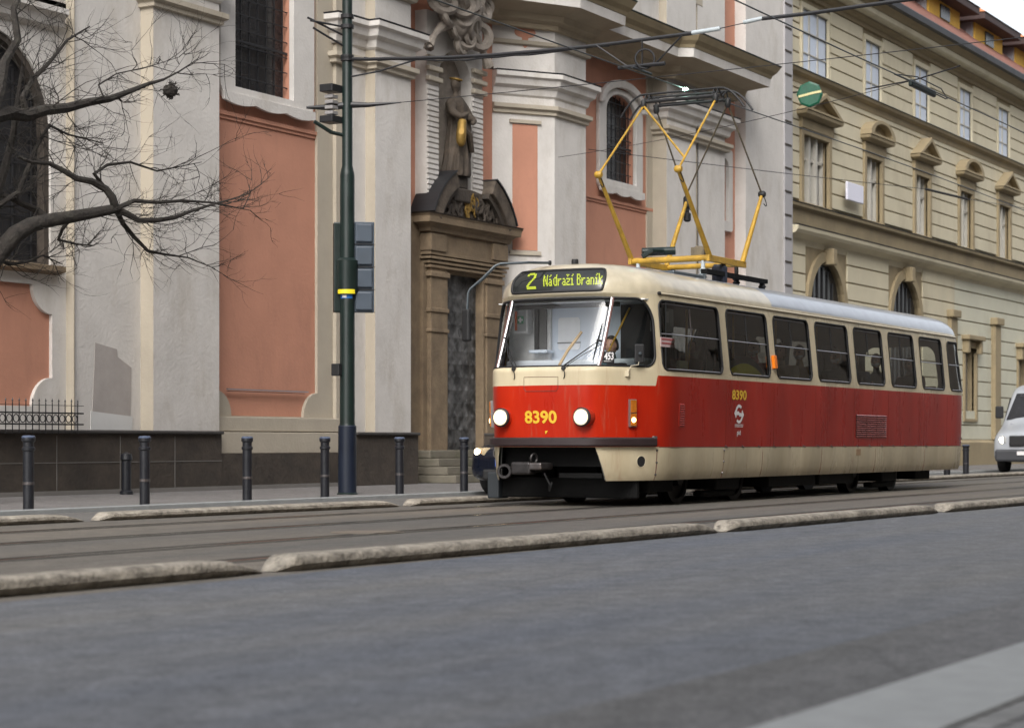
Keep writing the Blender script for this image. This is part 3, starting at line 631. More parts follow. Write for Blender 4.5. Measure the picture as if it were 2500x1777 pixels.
for (r, h, w_) in prof_:
    for k in range(NA):
        t = 2*PI*k/NA; f = 1+w_*(.10*math.sin(8*t+h*2.2)+.06*math.sin(15*t-h*3)+.05*math.sin(3*t+h*5))
        lean = .05*math.sin(h*2.6); vs.append(tuple(b_+Vector((r*f*math.cos(t)+lean, r*f*.72*math.sin(t)-.02*h, h))))
fig.add(vs, [(i_*NA+k, i_*NA+(k+1) % NA, (i_+1)*NA+(k+1) % NA, (i_+1)*NA+k) for i_ in range(len(prof_)-1) for k in range(NA)])
fg = fig.build('robed_figure', M['statue'], stt, smooth=False, local=True)
for p__ in fg.data.polygons: p__.use_smooth = True
skinned('arms', [Vector(p)+b_ for p in [(-.18,-.02,1.42),(-.33,-.12,1.2),(-.28,-.3,1.1),(-.1,-.34,1.2),(.0,-.02,1.46),(.2,-.02,1.42),(.34,-.12,1.18),(.22,-.3,1.08),(.02,-.36,1.0)]], [(0,1),(1,2),(2,3),(0,4),(4,5),(5,6),(6,7),(7,8)], [.11,.09,.06,.04,.1,.11,.09,.06,.04], M['statue'], stt)
mt = MB(); mt.tube([b_+Vector((.3,-.05,1.4)), b_+Vector((.4,.0,1.0)), b_+Vector((.36,.0,.5)), b_+Vector((.3,.0,.1))], [.05,.11,.13,.1], 10)
mt.tube([b_+Vector((-.2,-.2,1.0)), b_+Vector((.05,-.28,.8)), b_+Vector((.25,-.22,.5))], [.06,.07,.05], 8); mt.build('mantle', M['statue'], stt, local=True, smooth=True)
skinned('gilded_child', [Vector(p)+b_ for p in [(-.28,-.28,.5),(-.27,-.3,.75),(-.26,-.3,.95),(-.26,-.31,1.08),(-.38,-.36,.8)]], [(0,1),(1,2),(2,3),(1,4)], [.13,.15,.08,.11,.06], M['gold'], stt)
MB().ring((34.10,20.34,7.83), (0,-.2,1), .115, .022, 16, 6).build('crown', M['gold'], stt, smooth=True)
# ------------------------------------------------------------------ yellow town house
M['joint'] = pbr('ochre_joint', (.25,.20,.12), .9, var=.2)
yb = empty('town_house', (64, 20.4, 0), label='long cream yellow town house with rusticated walls, pedimented windows and a tiled roof with dormers', cat='building')
YA = 20.4; S0, S1 = 51.3, 120.
cent = [53.6, 58.3, 62.9, 67.6, 72.2, 76.8, 81.4, 86., 90.6, 95.2, 99.8, 104.4, 109., 113.6]
def upw(i): c = cent[i]; return (c-1.05, c+.9) if i == 0 else (c-.68, c+.68)
holes_u = []; holes_m = []; holes_g = []
for i, c in enumerate(cent):
    x0, x1 = upw(i)
    holes_u.append([(x0,10.95),(x1,10.95),(x1,12.65),(x0,12.65)])
    holes_m.append([(x0,7.35),(x1,7.35),(x1,9.2),(x0,9.2)])
gc = [54.3, 61.2, 68., 74.6, 81.2, 88., 95., 102., 109.]
for i, c in enumerate(gc):
    if i < 2:
        rr = 1.35; holes_g.append([(c-rr,1.),(c+rr,1.)]+[(c+rr*math.cos(t),4.5+rr*math.sin(t)) for t in [PI*k/16 for k in range(17)]])
    else: holes_g.append([(c-.6,1.6),(c+.6,1.6),(c+.6,4.0),(c-.6,4.0)])
MB().prism([(S0,10.85),(S1,10.85),(S1,13.2),(S0,13.2)], holes_u, YA, YA+.5).build('upper_wall', M['joint'], yb)
MB().prism([(S0,7.25),(S1,7.25),(S1,10.85),(S0,10.85)], holes_m, YA, YA+.5).build('middle_wall', M['joint'], yb)
MB().prism([(S0,0),(66.2,0),(66.2,7.25),(S0,7.25)], holes_g[:2], YA-.05, YA+.5).build('ground_floor_wall', M['joint'], yb)
MB().prism([(66.2,0),(S1,0),(S1,6.4),(66.2,6.4)], holes_g[2:], YA-.02, YA+.5).build('ground_floor_wall', M['joint'], yb)
MB().box(66.2, S1, YA, YA+.5, 6.4, 7.25).build('ground_floor_wall', M['ochre'], yb)
MB().box(S0, S1, YA+.55, 30, 0, 13.2).build('inner_wall', M['glass_dark'], yb)
# rustication: shadow joints between stone courses as thin recessed looking strips standing out as beaded courses
def courses(name, m, z0, z1, pitch, holes, a, x0, x1, h=.038, pad=.22):
    mb = MB(); z = z0
    while z < z1:
        spans = [(x0, x1)]
        for hh in holes:
            zs = [p[1] for p in hh]; xs = [p[0] for p in hh]
            if min(zs)-.1 < z < max(zs)+.15:
                ns = []
                for (p, q) in spans:
                    if max(xs)+pad <= p or min(xs)-pad >= q: ns.append((p, q)); continue
                    if min(xs)-pad > p: ns.append((p, min(xs)-pad))
                    if max(xs)+pad < q: ns.append((max(xs)+pad, q))
                spans = ns
        for (p, q) in spans: mb.box(p, q, a-.045, a+.01, z, z+pitch-h, .014)
        z += pitch
    return mb.build(name, m, yb)
courses('rustication', M['ochre'], 10.98, 13.1, .40, holes_u, YA, S0, S1)
courses('rustication', M['ochre'], 7.4, 10.5, .43, holes_m, YA, S0, S1)
courses('rustication', M['ochre'], .9, 6.1, .5, holes_g[:2], YA-.05, S0, 66.2, pad=.3)
courses('rustication', M['ochre_g'], .9, 6.2, .5, holes_g[2:], YA-.02, 66.2, S1, pad=.2)
for i, c in enumerate(cent):
    x0, x1 = upw(i)
    f = MB().prism([(x0-.12,10.88),(x1+.12,10.88),(x1+.12,12.8),(x0-.12,12.8)], [holes_u[i]], YA-.07, YA+.05).build('window', M['ochre'], yb, bevel=.01)
    MB().box(x0, x1, YA+.03, YA+.07, 10.95, 12.65).build('blind', M['shade'], f)
    b2 = MB()
    for x in ([(x0+x1)/2] if i else [x0+(x1-x0)*.33, x0+(x1-x0)*.66]): b2.box(x-.04, x+.04, YA, YA+.03, 10.95, 12.65)
    b2.box(x0, x1, YA, YA+.03, 12.0, 12.06); b2.box(x0, x1, YA, YA+.03, 11.45, 11.48); b2.build('window_bars', M['frame_w'], f)
    # middle storey
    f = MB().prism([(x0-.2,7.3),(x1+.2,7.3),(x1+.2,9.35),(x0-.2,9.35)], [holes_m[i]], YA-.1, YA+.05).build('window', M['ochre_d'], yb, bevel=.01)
    MB().box(x0, x1, YA+.2, YA+.24, 7.35, 9.2).build('pane', pbr('window_glass', (.12,.12,.12), .15, var=.3, scale=.8) if i == 0 else bpy.data.materials['window_glass'], f)
    b2 = MB()
    for x in ([(x0+x1)/2] if i else [x0+(x1-x0)*.36, x0+(x1-x0)*.64]): b2.box(x-.06, x+.06, YA+.02, YA+.2, 7.35, 9.2)
    b2.box(x0, x1, YA+.1, YA+.2, 8.55, 8.63); b2.box(x0, x0+.07, YA+.1, YA+.2, 7.35, 9.2); b2.box(x1-.07, x1, YA+.1, YA+.2, 7.35, 9.2); b2.build('window_bars', M['frame_w'], f)
    hw = (x1-x0)/2+.34; cc = (x0+x1)/2
    MB().box(cc-hw+.08, cc+hw-.08, YA-.14, YA+.02, 9.351, 9.62, .01).build('window_frieze', M['ochre_d'], f)
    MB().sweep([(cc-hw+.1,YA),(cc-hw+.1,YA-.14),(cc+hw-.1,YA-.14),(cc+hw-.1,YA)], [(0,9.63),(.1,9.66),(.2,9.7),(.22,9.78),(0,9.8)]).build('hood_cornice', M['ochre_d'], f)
    if i % 2 == 0: pedi = [(cc-hw-.12,9.8),(cc+hw+.12,9.8),(cc,10.42)]
    else: pedi = [(cc-hw-.1,9.8),(cc+hw+.1,9.8)]+[(cc+(hw+.1)*math.cos(t),9.8+.5*math.sin(t)) for t in [PI*k/10 for k in range(1,10)]]
    inn2 = [(cc+(p[0]-cc)*.72, 9.86+(p[1]-9.8)*.68) for p in pedi]
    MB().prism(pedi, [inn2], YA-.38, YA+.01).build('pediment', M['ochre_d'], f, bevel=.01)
    MB().prism(inn2, [], YA-.16, YA+.005).build('pediment_field', M['ochre_d'], f)
    MB().box(x0-.28, x1+.28, YA-.22, YA+.02, 7.22, 7.3, .02).build('sill', M['ochre_d'], f)
for i, c in enumerate(gc):
    if i < 2:
        rr = 1.35; ring = lambda r: [(c-r,3.6),(c+r,3.6)]+[(c+r*math.cos(t),4.5+r*math.sin(t)) for t in [PI*k/16 for k in range(17)]]
        f = MB().prism(holes_g[i], [], YA+.06, YA+.12).build('arched_window', M['glass_dark'], yb)
        o1 = [(c+1.62*math.cos(t),4.5+1.62*math.sin(t)) for t in [PI*k/16 for k in range(17)]]; i1 = [(c+1.35*math.cos(t),4.5+1.35*math.sin(t)) for t in [PI*(16-k)/16 for k in range(17)]]
        MB().prism(o1+i1, [], YA-.14, YA+.3).build('arch_moulding', M['ochre_d'], f)
        MB().box(c-.15, c+.15, YA-.35, YA, 5.75, 6.2, .03).build('keystone', M['ochre_d'], f)
        b2 = MB()
        for k in range(-3, 4): b2.box(c+k*.38-.03, c+k*.38+.03, YA+.02, YA+.055, 1, 5.7-.1*k*k)
        b2.box(c-1.3, c+1.3, YA+.01, YA+.05, 4.3, 4.4); b2.build('window_bars', M['iron'], f)
    else:
        f = MB().prism([(c-.78,1.5),(c+.78,1.5),(c+.78,4.2),(c-.78,4.2)], [holes_g[i]], YA-.12, YA+.05).build('window', M['ochre_d'], yb, bevel=.01)
        MB().box(c-.6, c+.6, YA+.2, YA+.24, 1.6, 4.0).build('pane', bpy.data.materials['window_glass'], f)
        MB().box(c-.95, c+.95, YA-.35, YA, 4.25, 4.4, .02).build('hood_cornice', M['ochre_d'], f)
        for sg in (-1, 1): MB().box(c+sg*.72-.12, c+sg*.72+.12, YA-.28, YA, 3.8, 4.25, .03).build('bracket', M['ochre_d'], f)
def ycor(prof, name, m, a=YA, x0=S0, x1=S1): MB().sweep([(x0,a),(x1,a)], prof).build(name, m, yb)
ycor([(0,10.5),(.06,10.55),(.1,10.72),(.22,10.78),(.26,10.86),(0,10.9)], 'string_course', M['ochre_d'])
ycor([(0,10.901),(.27,10.865),(.28,10.885),(0,10.93)], 'string_course_flashing', M['green'])
ycor([(0,6.62),(.1,6.7),(.12,7.1),(.24,7.16),(.26,7.24),(0,7.28)], 'string_course', M['ochre_d'])
ycor([(0,7.281),(.27,7.25),(.28,7.27),(0,7.3)], 'string_course_flashing', M['green'])
ycor([(0,6.12),(.05,6.16),(.1,6.32),(.34,6.42),(.4,6.5),(.42,6.6),(0,6.64)], 'ground_floor_cornice', M['ochre'])
ycor([(0,6.641),(.43,6.605),(.44,6.63),(0,6.67)], 'ground_floor_cornice_flashing', M['iron'])
ycor([(0,.0),(.2,.0),(.2,.8),(.1,.88),(0,.9)], 'plinth', M['ochre_d'])
ycor([(0,12.95),(.08,12.97),(.1,13.08),(.24,13.13),(.28,13.19),(0,13.2)], 'eaves_cornice', M['ochre_d'])
ycor([(0,13.201),(.45,13.22),(.5,13.26),(.52,13.4),(0,13.42)], 'eaves_soffit', M['ochre'])
ycor([(0,13.421),(.54,13.41),(.62,13.49),(.72,13.56),(0,13.58)], 'eaves_crown', M['ochre_d'])
ycor([(0,13.581),(.74,13.57),(.84,13.59),(.86,13.76),(.78,13.83),(0,13.8)], 'gutter', M['gutter'])
for x in (65.8, 70.9, 77.8, 84.6): MB().box(x-.35, x+.35, YA-.22, YA, .9, 4.9, .02).box(x-.45, x+.45, YA-.32, YA, 4.9, 5.15, .03).build('pilaster', M['ochre_d'], yb)
# roof with dormers
rz_ = lambda a: 13.8+(a-19.62)*.87
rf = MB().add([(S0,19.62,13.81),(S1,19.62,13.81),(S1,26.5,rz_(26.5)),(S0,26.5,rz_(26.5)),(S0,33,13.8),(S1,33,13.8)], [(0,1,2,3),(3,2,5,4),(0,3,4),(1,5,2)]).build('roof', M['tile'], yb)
for i in range(11):
    d0_ = 54.7+i*5.22; d1_ = d0_+3.7
    d0 = MB().box(d0_, d1_, 20.95, 24.5, 14.2, 15.5).build('dormer', M['zinc'], yb)
    MB().box(d0_+.12, d1_-.12, 20.90, 20.949, 14.5, 15.5).build('dormer_front', M['dormer'], d0)
    MB().box((d0_+d1_)/2-.5, (d0_+d1_)/2+.5, 20.86, 20.899, 14.95, 15.4).build('dormer_window', M['glass_dark'], d0)
    MB().box(d0_-.35, d1_+.55, 20.40, 25.5, 15.5, 15.74, .02).build('dormer_eave', M['fascia'], d0)
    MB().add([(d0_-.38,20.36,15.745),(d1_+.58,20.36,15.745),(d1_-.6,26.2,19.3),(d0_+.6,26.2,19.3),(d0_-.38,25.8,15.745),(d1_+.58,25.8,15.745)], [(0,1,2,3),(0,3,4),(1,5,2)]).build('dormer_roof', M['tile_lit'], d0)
# signs on the town house
gs = empty('green_sign', (55.0, 19.6, 9.9), label='round green sign with a pale stripe hanging by the yellow house, above the first pediment', cat='sign')
gp = sp(1978, 232, 19.7)
gs.location = gp
q_ = MB(); q_.lathe(gp+Vector((-.03,.0,0)), (-1,-.25,0), [(.30,-.08),(.345,-.06),(.345,.06),(.30,.08)], 8); q_.build('sign_board', M['greensign'], gs)
e1 = Vector((.24,-.97,0)); fz = Vector((-1,-.25,0)).normalized()
c0 = gp+fz*.125
t = MB().add([c0-e1*-.31+Vector((0,0,.03)), c0-e1*-.1+Vector((0,0,-.0)), c0+e1*-.3+Vector((0,0,-.09)), c0+e1*-.3+Vector((0,0,-.03)), c0-e1*-.1+Vector((0,0,.06)), c0-e1*-.31+Vector((0,0,.09))], [(0,1,4,5),(1,2,3,4)]); t.build('stripe', M['signcream'], gs)
MB().tube([gp+Vector((0,0,.1)), gp+Vector((0,YA-gp.y+.0,.1))], .025, 6).build('bracket', M['iron'], gs)
wp = sp(2108, 470, 19.9)
o = MB().box(wp.x-.68, wp.x+.68, 20.13, 20.2, wp.z-.26, wp.z+.26, .02).build('white_box_sign', M['panel']); tag(o, 'blank pale box sign below the second pedimented window of the yellow house', 'sign')
# building across the street, seen only as reflections
ob = empty('opposite_building', (30, -7, 0), label='plain grey brown building across the street, mirrored in the tram windows', cat='building')
oh = []
for i in range(30):
    for z in (1.2, 5.2, 9.0, 12.6, 16.2, 20.): oh.append([(-40+i*4.2, z), (-38.4+i*4.2, z), (-38.4+i*4.2, z+2.2), (-40+i*4.2, z+2.2)])
MB().prism([(-42,0),(95,0),(95,24),(-42,24)], oh, -6.5, -6.0).build('wall', pbr('facing_render', (.30,.26,.21), .9, var=.2, scale=.5), ob)
MB().box(-42, 95, -14, -6.6, 0, 23.9).build('interior', M['glass_dark'], ob)
MB().box(-42, 95, -6.0, -5.5, 23.6, 24.1).build('cornice', M['ochre_d'], ob)
# ------------------------------------------------------------------ tram body surface
LEN = 14.0; W0 = 1.25; LF = .78; LR = .62; NF = 2.5; Z0 = 2.66; RH = .42
def _ip(t, tab):
    if t <= tab[0][0]: return tab[0][1]
    for (a, b), (c, d) in zip(tab, tab[1:]):
        if t <= c: return b+(d-b)*(t-a)/(c-a)
    return tab[-1][1]
WZ = [(.30,1.17),(.36,1.20),(.45,1.217),(.55,1.227),(.74,1.236),(1.5,1.25),(1.66,1.25),(1.8,1.243),(2.6,1.165),(2.66,1.155)]
OF = [(.30,.10),(.74,.055),(1.45,.0),(1.68,.0),(1.705,.006),(1.725,.025),(1.74,.05),(1.76,.065),(2.59,.415),(2.615,.405),(2.64,.37),(2.66,.355),(2.67,.352)]
ORr = [(.30,.05),(.74,.03),(1.5,.0),(1.7,.02),(2.6,.22),(2.67,.24)]
FP=[(0,0),(.012,.25),(.045,.48),(.12,.70),(.30,.85),(.60,1.02),(.90,1.165),(1.15,1.232),(1.40,1.25)]
def smooth_pts(K,n=40):
    out=[]
    K2=[(K[1][0],-K[1][1])]+K+[(K[-1][0]+.25,K[-1][1])]
    for i in range(1,len(K2)-2):
        p0,p1,p2,p3=K2[i-1],K2[i],K2[i+1],K2[i+2]
        for j in range(n):
            t=j/n
            out.append(tuple(.5*((2*p1[c])+(-p0[c]+p2[c])*t+(2*p0[c]-5*p1[c]+4*p2[c]-p3[c])*t*t+(-p0[c]+3*p1[c]-3*p2[c]+p3[c])*t**3) for c in (0,1)))
    out.append(K[-1])
    return out
def _bo():
    pts=smooth_pts(FP)
    # smooth the corner a little
    for _ in range(260):
        pts=[pts[0]]+[tuple((pts[i-1][c]+2*pts[i][c]+pts[i+1][c])/4 for c in (0,1)) for i in range(1,len(pts)-1)]+[pts[-1]]
    pts.append((LEN-LR,W0)); N=300
    for i in range(1,N+1):
        t=PI/2*(1-i/N)
        pts.append((LEN-LR*(1-max(0,math.cos(t))**(2/NF)), W0*max(0,math.sin(t))**(2/NF)))
    u=0;out=[(0.,)+pts[0]]
    for p,q in zip(pts,pts[1:]):
        u+=math.hypot(q[0]-p[0],q[1]-p[1]); out.append((u,)+q)
    return out
_tb = _bo(); UM = _tb[-1][0]; _us = [t[0] for t in _tb]
def outline(u):
    s = 1 if u >= 0 else -1; u = min(abs(u), UM); i = min(max(bisect.bisect_left(_us, u), 1), len(_us)-1)
    a, b = _tb[i-1], _tb[i]; f = (u-a[0])/max(b[0]-a[0], 1e-9); return a[1]+(b[1]-a[1])*f, s*(a[2]+(b[2]-a[2])*f)
def ux(x):
    for a, b in zip(_tb, _tb[1:]):
        if b[1] >= x: return a[0]+(b[0]-a[0])*(x-a[1])/max(b[1]-a[1], 1e-9)
    return UM
def P0(u, v):
    x, y = outline(u); z = min(v, Z0); wf = max(0, 1-x/1.15)**1.3; wr = max(0, 1-(LEN-x)/1.1)**1.3
    xx = x+_ip(z, OF)*wf-_ip(z, ORr)*wr; yy = y*_ip(z, WZ)/W0
    if v > Z0:
        ph = min(v-Z0, PI/2); c = max(0., math.cos(ph)); z = Z0+RH*math.sin(ph); k = 1-c**.32
        xx += 1.25*k*max(0, 1-x/1.7)-1.2*k*max(0, 1-(LEN-x)/1.7); yy *= c**.62
    return Vector((xx, -yy, z))
def N0(u, v):
    e = .02; vv = min(v, Z0+PI/2-.03); n = (P0(u+e, vv)-P0(u-e, vv)).cross(P0(u, vv+e)-P0(u, max(vv-e, .3)))
    return n.normalized() if n.length > 1e-9 else Vector((0,0,1))
def PS(u, v, off=0.):
    p = P0(u, v); return p+N0(u, v)*off if off else p
X0, Y0_ = 22.31, 12.09
tram = empty('tram', (X0, Y0_, 0), label='red and cream tram number 8390 on line 2 with a raised yellow pantograph', cat='tram')
def inpoly(p, poly):
    c = False; j = len(poly)-1
    for i in range(len(poly)):
        a, b = poly[i], poly[j]
        if (a[1] > p[1]) != (b[1] > p[1]) and p[0] < (b[0]-a[0])*(p[1]-a[1])/(b[1]-a[1])+a[0]: c = not c
        j = i
    return c
def surf_patch(outer, holes, off=0., du=.25, dv=.09, rows=None, cols=None):
    """triangulated patch of the body surface inside outer, minus holes, in (u,v)"""
    loops = [outer]+list(holes); vs = []; es = []
    for lp in loops:
        n = len(vs); vs += [Vector(p) for p in lp]; es += [(n+i, n+(i+1) % len(lp)) for i in range(len(lp))]
    us_ = [p[0] for p in outer]; vv_ = [p[1] for p in outer]
    cs = cols or [min(us_)+(max(us_)-min(us_))*i/max(1, round((max(us_)-min(us_))/du)) for i in range(1, max(1, round((max(us_)-min(us_))/du)))]
    rs = rows or [min(vv_)+(max(vv_)-min(vv_))*i/max(1, round((max(vv_)-min(vv_))/dv)) for i in range(1, max(1, round((max(vv_)-min(vv_))/dv)))]
    allseg = [(Vector(lp[i]), Vector(lp[(i+1) % len(lp)])) for lp in loops for i in range(len(lp))]
    def near(p, d=.012):
        for a, b in allseg:
            if min(a.x, b.x)-d > p.x or max(a.x, b.x)+d < p.x or min(a.y, b.y)-d > p.y or max(a.y, b.y)+d < p.y: continue
            ab = b-a; t = max(0, min(1, (p-a).dot(ab)/max(ab.length_squared, 1e-12)))
            if (p-a-ab*t).length < d: return True
        return False
    for cx in cs:
        for rz in rs:
            p = Vector((cx, rz))
            if inpoly(p, outer) and not any(inpoly(p, h) for h in holes) and not near(p): vs.append(p)
    V, E_, Fc, *_ = delaunay_2d_cdt(vs, es, [], 0, 1e-6)
    fs = []
    for f in Fc:
        c = sum((V[i] for i in f), Vector((0, 0)))/len(f)
        if inpoly(c, outer) and not any(inpoly(c, h) for h in holes): fs.append(tuple(f))
    return [PS(p.x, p.y, off) for p in V], fs, [N0(p.x, p.y) for p in V]
def surf_obj(name, outer, holes, m, parent, off=0., normals=True, **k):
    v, f, n = surf_patch(outer, holes, off, **k)
    me = bpy.data.meshes.new(name); me.from_pydata(v, [], f); me.materials.append(m)
    me.polygons.foreach_set('use_smooth', [True]*len(me.polygons))
    if normals: me.normals_split_custom_set_from_vertices(n)
    o = bpy.data.objects.new(name, me); COL.objects.link(o); o.parent = parent; return o
def dens(poly, step=.12):
    out = []
    for i in range(len(poly)):
        a = Vector(poly[i]); b = Vector(poly[(i+1) % len(poly)]); n = max(1, int((b-a).length/step))
        for k in range(n): out.append(tuple(a.lerp(b, k/n)))
    return out
def surf_line(poly, r, off=0., closed=True, n=6):
    pts = [PS(p[0], p[1], off) for p in dens(poly, .06)]
    if closed: pts.append(pts[0]); pts.append(pts[1])
    return MB().tube(pts, r, n, cap=not closed)
def L_(mb, name, m, parent, **k): return mb.build(name, m, parent, local=True, **k)
# ---- windows in (u, v)
UE = lambda x: ux(x)
front_op = rrect(-1.615, 1.615, 1.745, 2.60, .1, 8, [.16,.16,.34,.34])
wins = [(1.01,2.79),(3.03,4.46),(4.70,6.08),(6.34,7.73),(8.01,9.32),(9.64,10.92),(11.24,12.47)]
side_ops = {}
for sgn in (1, -1):
    for i, (a, b) in enumerate(wins):
        ua, ub = sorted((sgn*UE(a), sgn*UE(b))); side_ops[(sgn, i)] = rrect(ua, ub, 1.71, 2.585, .10, 6)
    ua, ub = sorted((sgn*UE(12.78), sgn*UE(13.62))); side_ops[(sgn, 7)] = rrect(ua, ub, 1.71, 2.57, .12, 6)
rear_n = rrect(UM-.72, UM-.02, 1.75, 2.55, .1, 6, [.14,.02,.02,.2]); rear_f = [(-p[0], p[1]) for p in rear_n][::-1]
ops = [dens(front_op)]+[dens(o) for o in side_ops.values()]+[dens(rear_n), dens(rear_f)]
us0, us1 = .70, .84           # front skirt starts
bottom = [(-UM,.32),(-UM,.75)] if False else []
outer = dens([(-UM+.75,.325),(-us1-.02,.325),(-us1,.36),(-us0,.742),(us0,.742),(us1,.36),(us1+.02,.325),(UM-.75,.325),(UM-.7,.742),(UM,.742),(UM,Z0),(-UM,Z0),(-UM,.742),(-UM+.7,.742)], .12)
cols = [s*u for u in [i*.05 for i in range(0, 38)]+[1.9+i*.3 for i in range(0, 42)]+[UM-1.25+i*.06 for i in range(0, 21)] for s in (1, -1)]
cols = sorted(set(round(c, 4) for c in cols if abs(c) < UM-.01))
rows = [.36,.45,.55,.65,.74,.9,1.1,1.3,1.5,1.6,1.66,1.685,1.705,1.722,1.735,1.76,1.9,2.05,2.2,2.35,2.5,2.59,2.605,2.62,2.64,2.65]
# ---- paint
def tram_paint():
    m, nt, b = newmat('tram_paint'); L = nt.links
    tc = nd(nt, "ShaderNodeTexCoord"); se = nd(nt, "ShaderNodeSeparateXYZ"); L.new(tc.outputs['Object'], se.inputs[0])
    def mth(op, a, bb=None, c=None, cl=False):
        n = nd(nt, "ShaderNodeMath", operation=op); n.use_clamp = cl
        for i, x in enumerate((a, bb, c)):
            if x is None: continue
            if isinstance(x, (int, float)): n.inputs[i].default_value = x
            else: L.new(x, n.inputs[i])
        return n.outputs[0]
    X, Y, Z = se.outputs
    # upper edge of the red: 1.507 round the front, 1.634 along the side, small rounded step at x=.78
    st = nd(nt, "ShaderNodeMapRange"); st.interpolation_type = 'SMOOTHSTEP'; st.inputs[1].default_value = .885; st.inputs[2].default_value = .925; st.inputs[3].default_value = 1.507; st.inputs[4].default_value = 1.636; L.new(X, st.inputs[0])
    up = mth('GREATER_THAN', st.outputs[0], Z); lo = mth('GREATER_THAN', Z, .745)
    red = mth('MULTIPLY', up, lo)
    n1 = nd(nt, "ShaderNodeTexNoise"); n1.inputs['Scale'].default_value = 1.3; n1.inputs['Detail'].default_value = 8; n1.inputs['Roughness'].default_value = .65
    mp = nd(nt, "ShaderNodeMapping"); mp.inputs['Scale'].default_value = (2.2,2.2,.45); L.new(tc.outputs['Object'], mp.inputs[0]); L.new(mp.outputs[0], n1.inputs[0])
    n2 = nd(nt, "ShaderNodeTexNoise"); n2.inputs['Scale'].default_value = 9; n2.inputs['Detail'].default_value = 8; L.new(tc.outputs['Object'], n2.inputs[0])
    rr = nd(nt, "ShaderNodeValToRGB"); rr.color_ramp.elements[0].position = .35; rr.color_ramp.elements[0].color = (.35,.013,.004,1); rr.color_ramp.elements[1].position = .75; rr.color_ramp.elements[1].color = (.45,.024,.005,1); L.new(n1.outputs[0], rr.inputs[0])
    cr = nd(nt, "ShaderNodeValToRGB"); cr.color_ramp.elements[0].position = .3; cr.color_ramp.elements[0].color = (.57,.50,.355,1); cr.color_ramp.elements[1].position = .8; cr.color_ramp.elements[1].color = (.46,.385,.25,1); L.new(n1.outputs[0], cr.inputs[0])
    mx = nd(nt, "ShaderNodeMix", data_type='RGBA'); L.new(red, mx.inputs[0]); L.new(cr.outputs[0], mx.inputs[6]); L.new(rr.outputs[0], mx.inputs[7])
    side_shade = nd(nt, "ShaderNodeMapRange"); side_shade.inputs[1].default_value = .6; side_shade.inputs[2].default_value = 1.3; side_shade.inputs[3].default_value = 0; side_shade.inputs[4].default_value = .38; L.new(X, side_shade.inputs[0])  # side red darkens behind the front corner; shade put into the paint
    mf = nd(nt, "ShaderNodeMix", data_type='RGBA'); L.new(mth('MULTIPLY', side_shade.outputs[0], red), mf.inputs[0]); L.new(mx.outputs[2], mf.inputs[6]); mf.inputs[7].default_value = (.17,.006,.003,1); mx = mf
    # grime: rises from the skirt edge as brownish film
    g1 = nd(nt, "ShaderNodeMapRange"); g1.inputs[1].default_value = .72; g1.inputs[2].default_value = .32; g1.inputs[3].default_value = 0; g1.inputs[4].default_value = .62; L.new(Z, g1.inputs[0])
    g2 = mth('MULTIPLY', g1.outputs[0], mth('MULTIPLY_ADD', n2.outputs[0], .9, .25), None, True)
    m3 = nd(nt, "ShaderNodeMix", data_type='RGBA'); L.new(g2, m3.inputs[0]); L.new(mx.outputs[2], m3.inputs[6]); m3.inputs[7].default_value = (.20,.155,.10,1)
    ns = nd(nt, "ShaderNodeTexNoise"); ns.inputs['Scale'].default_value = 4.5; ns.inputs['Detail'].default_value = 9; ns.inputs['Roughness'].default_value = .75
    mps = nd(nt, "ShaderNodeMapping"); mps.inputs['Scale'].default_value = (1.6,1.6,.16); L.new(tc.outputs['Object'], mps.inputs[0]); L.new(mps.outputs[0], ns.inputs[0])
    rs_ = nd(nt, "ShaderNodeMapRange"); rs_.inputs[1].default_value = .56; rs_.inputs[2].default_value = .74; rs_.inputs[3].default_value = 0; rs_.inputs[4].default_value = .5; L.new(ns.outputs[0], rs_.inputs[0])  # pale vertical streaks: stain, made stronger to paint in reflections
    m4 = nd(nt, "ShaderNodeMix", data_type='RGBA'); L.new(rs_.outputs[0], m4.inputs[0]); L.new(m3.outputs[2], m4.inputs[6]); m4.inputs[7].default_value = (.27,.13,.08,1)
    nw_ = nd(nt, "ShaderNodeTexNoise"); nw_.inputs['Scale'].default_value = .9; nw_.inputs['Detail'].default_value = 4
    mw_ = nd(nt, "ShaderNodeMapping"); mw_.inputs['Scale'].default_value = (1.3,1,.5); mw_.inputs['Location'].default_value = (2.3,0,0); L.new(tc.outputs['Object'], mw_.inputs[0]); L.new(mw_.outputs[0], nw_.inputs[0])
    rw_ = nd(nt, "ShaderNodeMapRange"); rw_.inputs[1].default_value = .35; rw_.inputs[2].default_value = .65; rw_.inputs[3].default_value = .82; rw_.inputs[4].default_value = 1.15; L.new(nw_.outputs[0], rw_.inputs[0])
    vw_ = nd(nt, "ShaderNodeVectorMath", operation='SCALE'); L.new(m4.outputs[2], vw_.inputs[0]); L.new(rw_.outputs[0], vw_.inputs['Scale'])
    L.new(vw_.outputs[0], b.inputs['Base Color'])
    ro = nd(nt, "ShaderNodeMapRange"); ro.inputs[3].default_value = .14; ro.inputs[4].default_value = .46; L.new(n1.outputs[0], ro.inputs[0]); L.new(ro.outputs[0], b.inputs['Roughness'])
    b.inputs['Coat Weight'].default_value = .05; b.inputs['Coat Roughness'].default_value = .1; b.inputs['Specular IOR Level'].default_value = .22
    # gently uneven sheet metal
    nb = nd(nt, "ShaderNodeTexNoise"); nb.inputs['Scale'].default_value = 1.6; nb.inputs['Detail'].default_value = 3; L.new(tc.outputs['Object'], nb.inputs[0])
    bp = nd(nt, "ShaderNodeBump"); bp.inputs['Strength'].default_value = .35; bp.inputs['Distance'].default_value = .02; L.new(nb.outputs[0], bp.inputs['Height']); L.new(bp.outputs[0], b.inputs['Normal'])
    return m
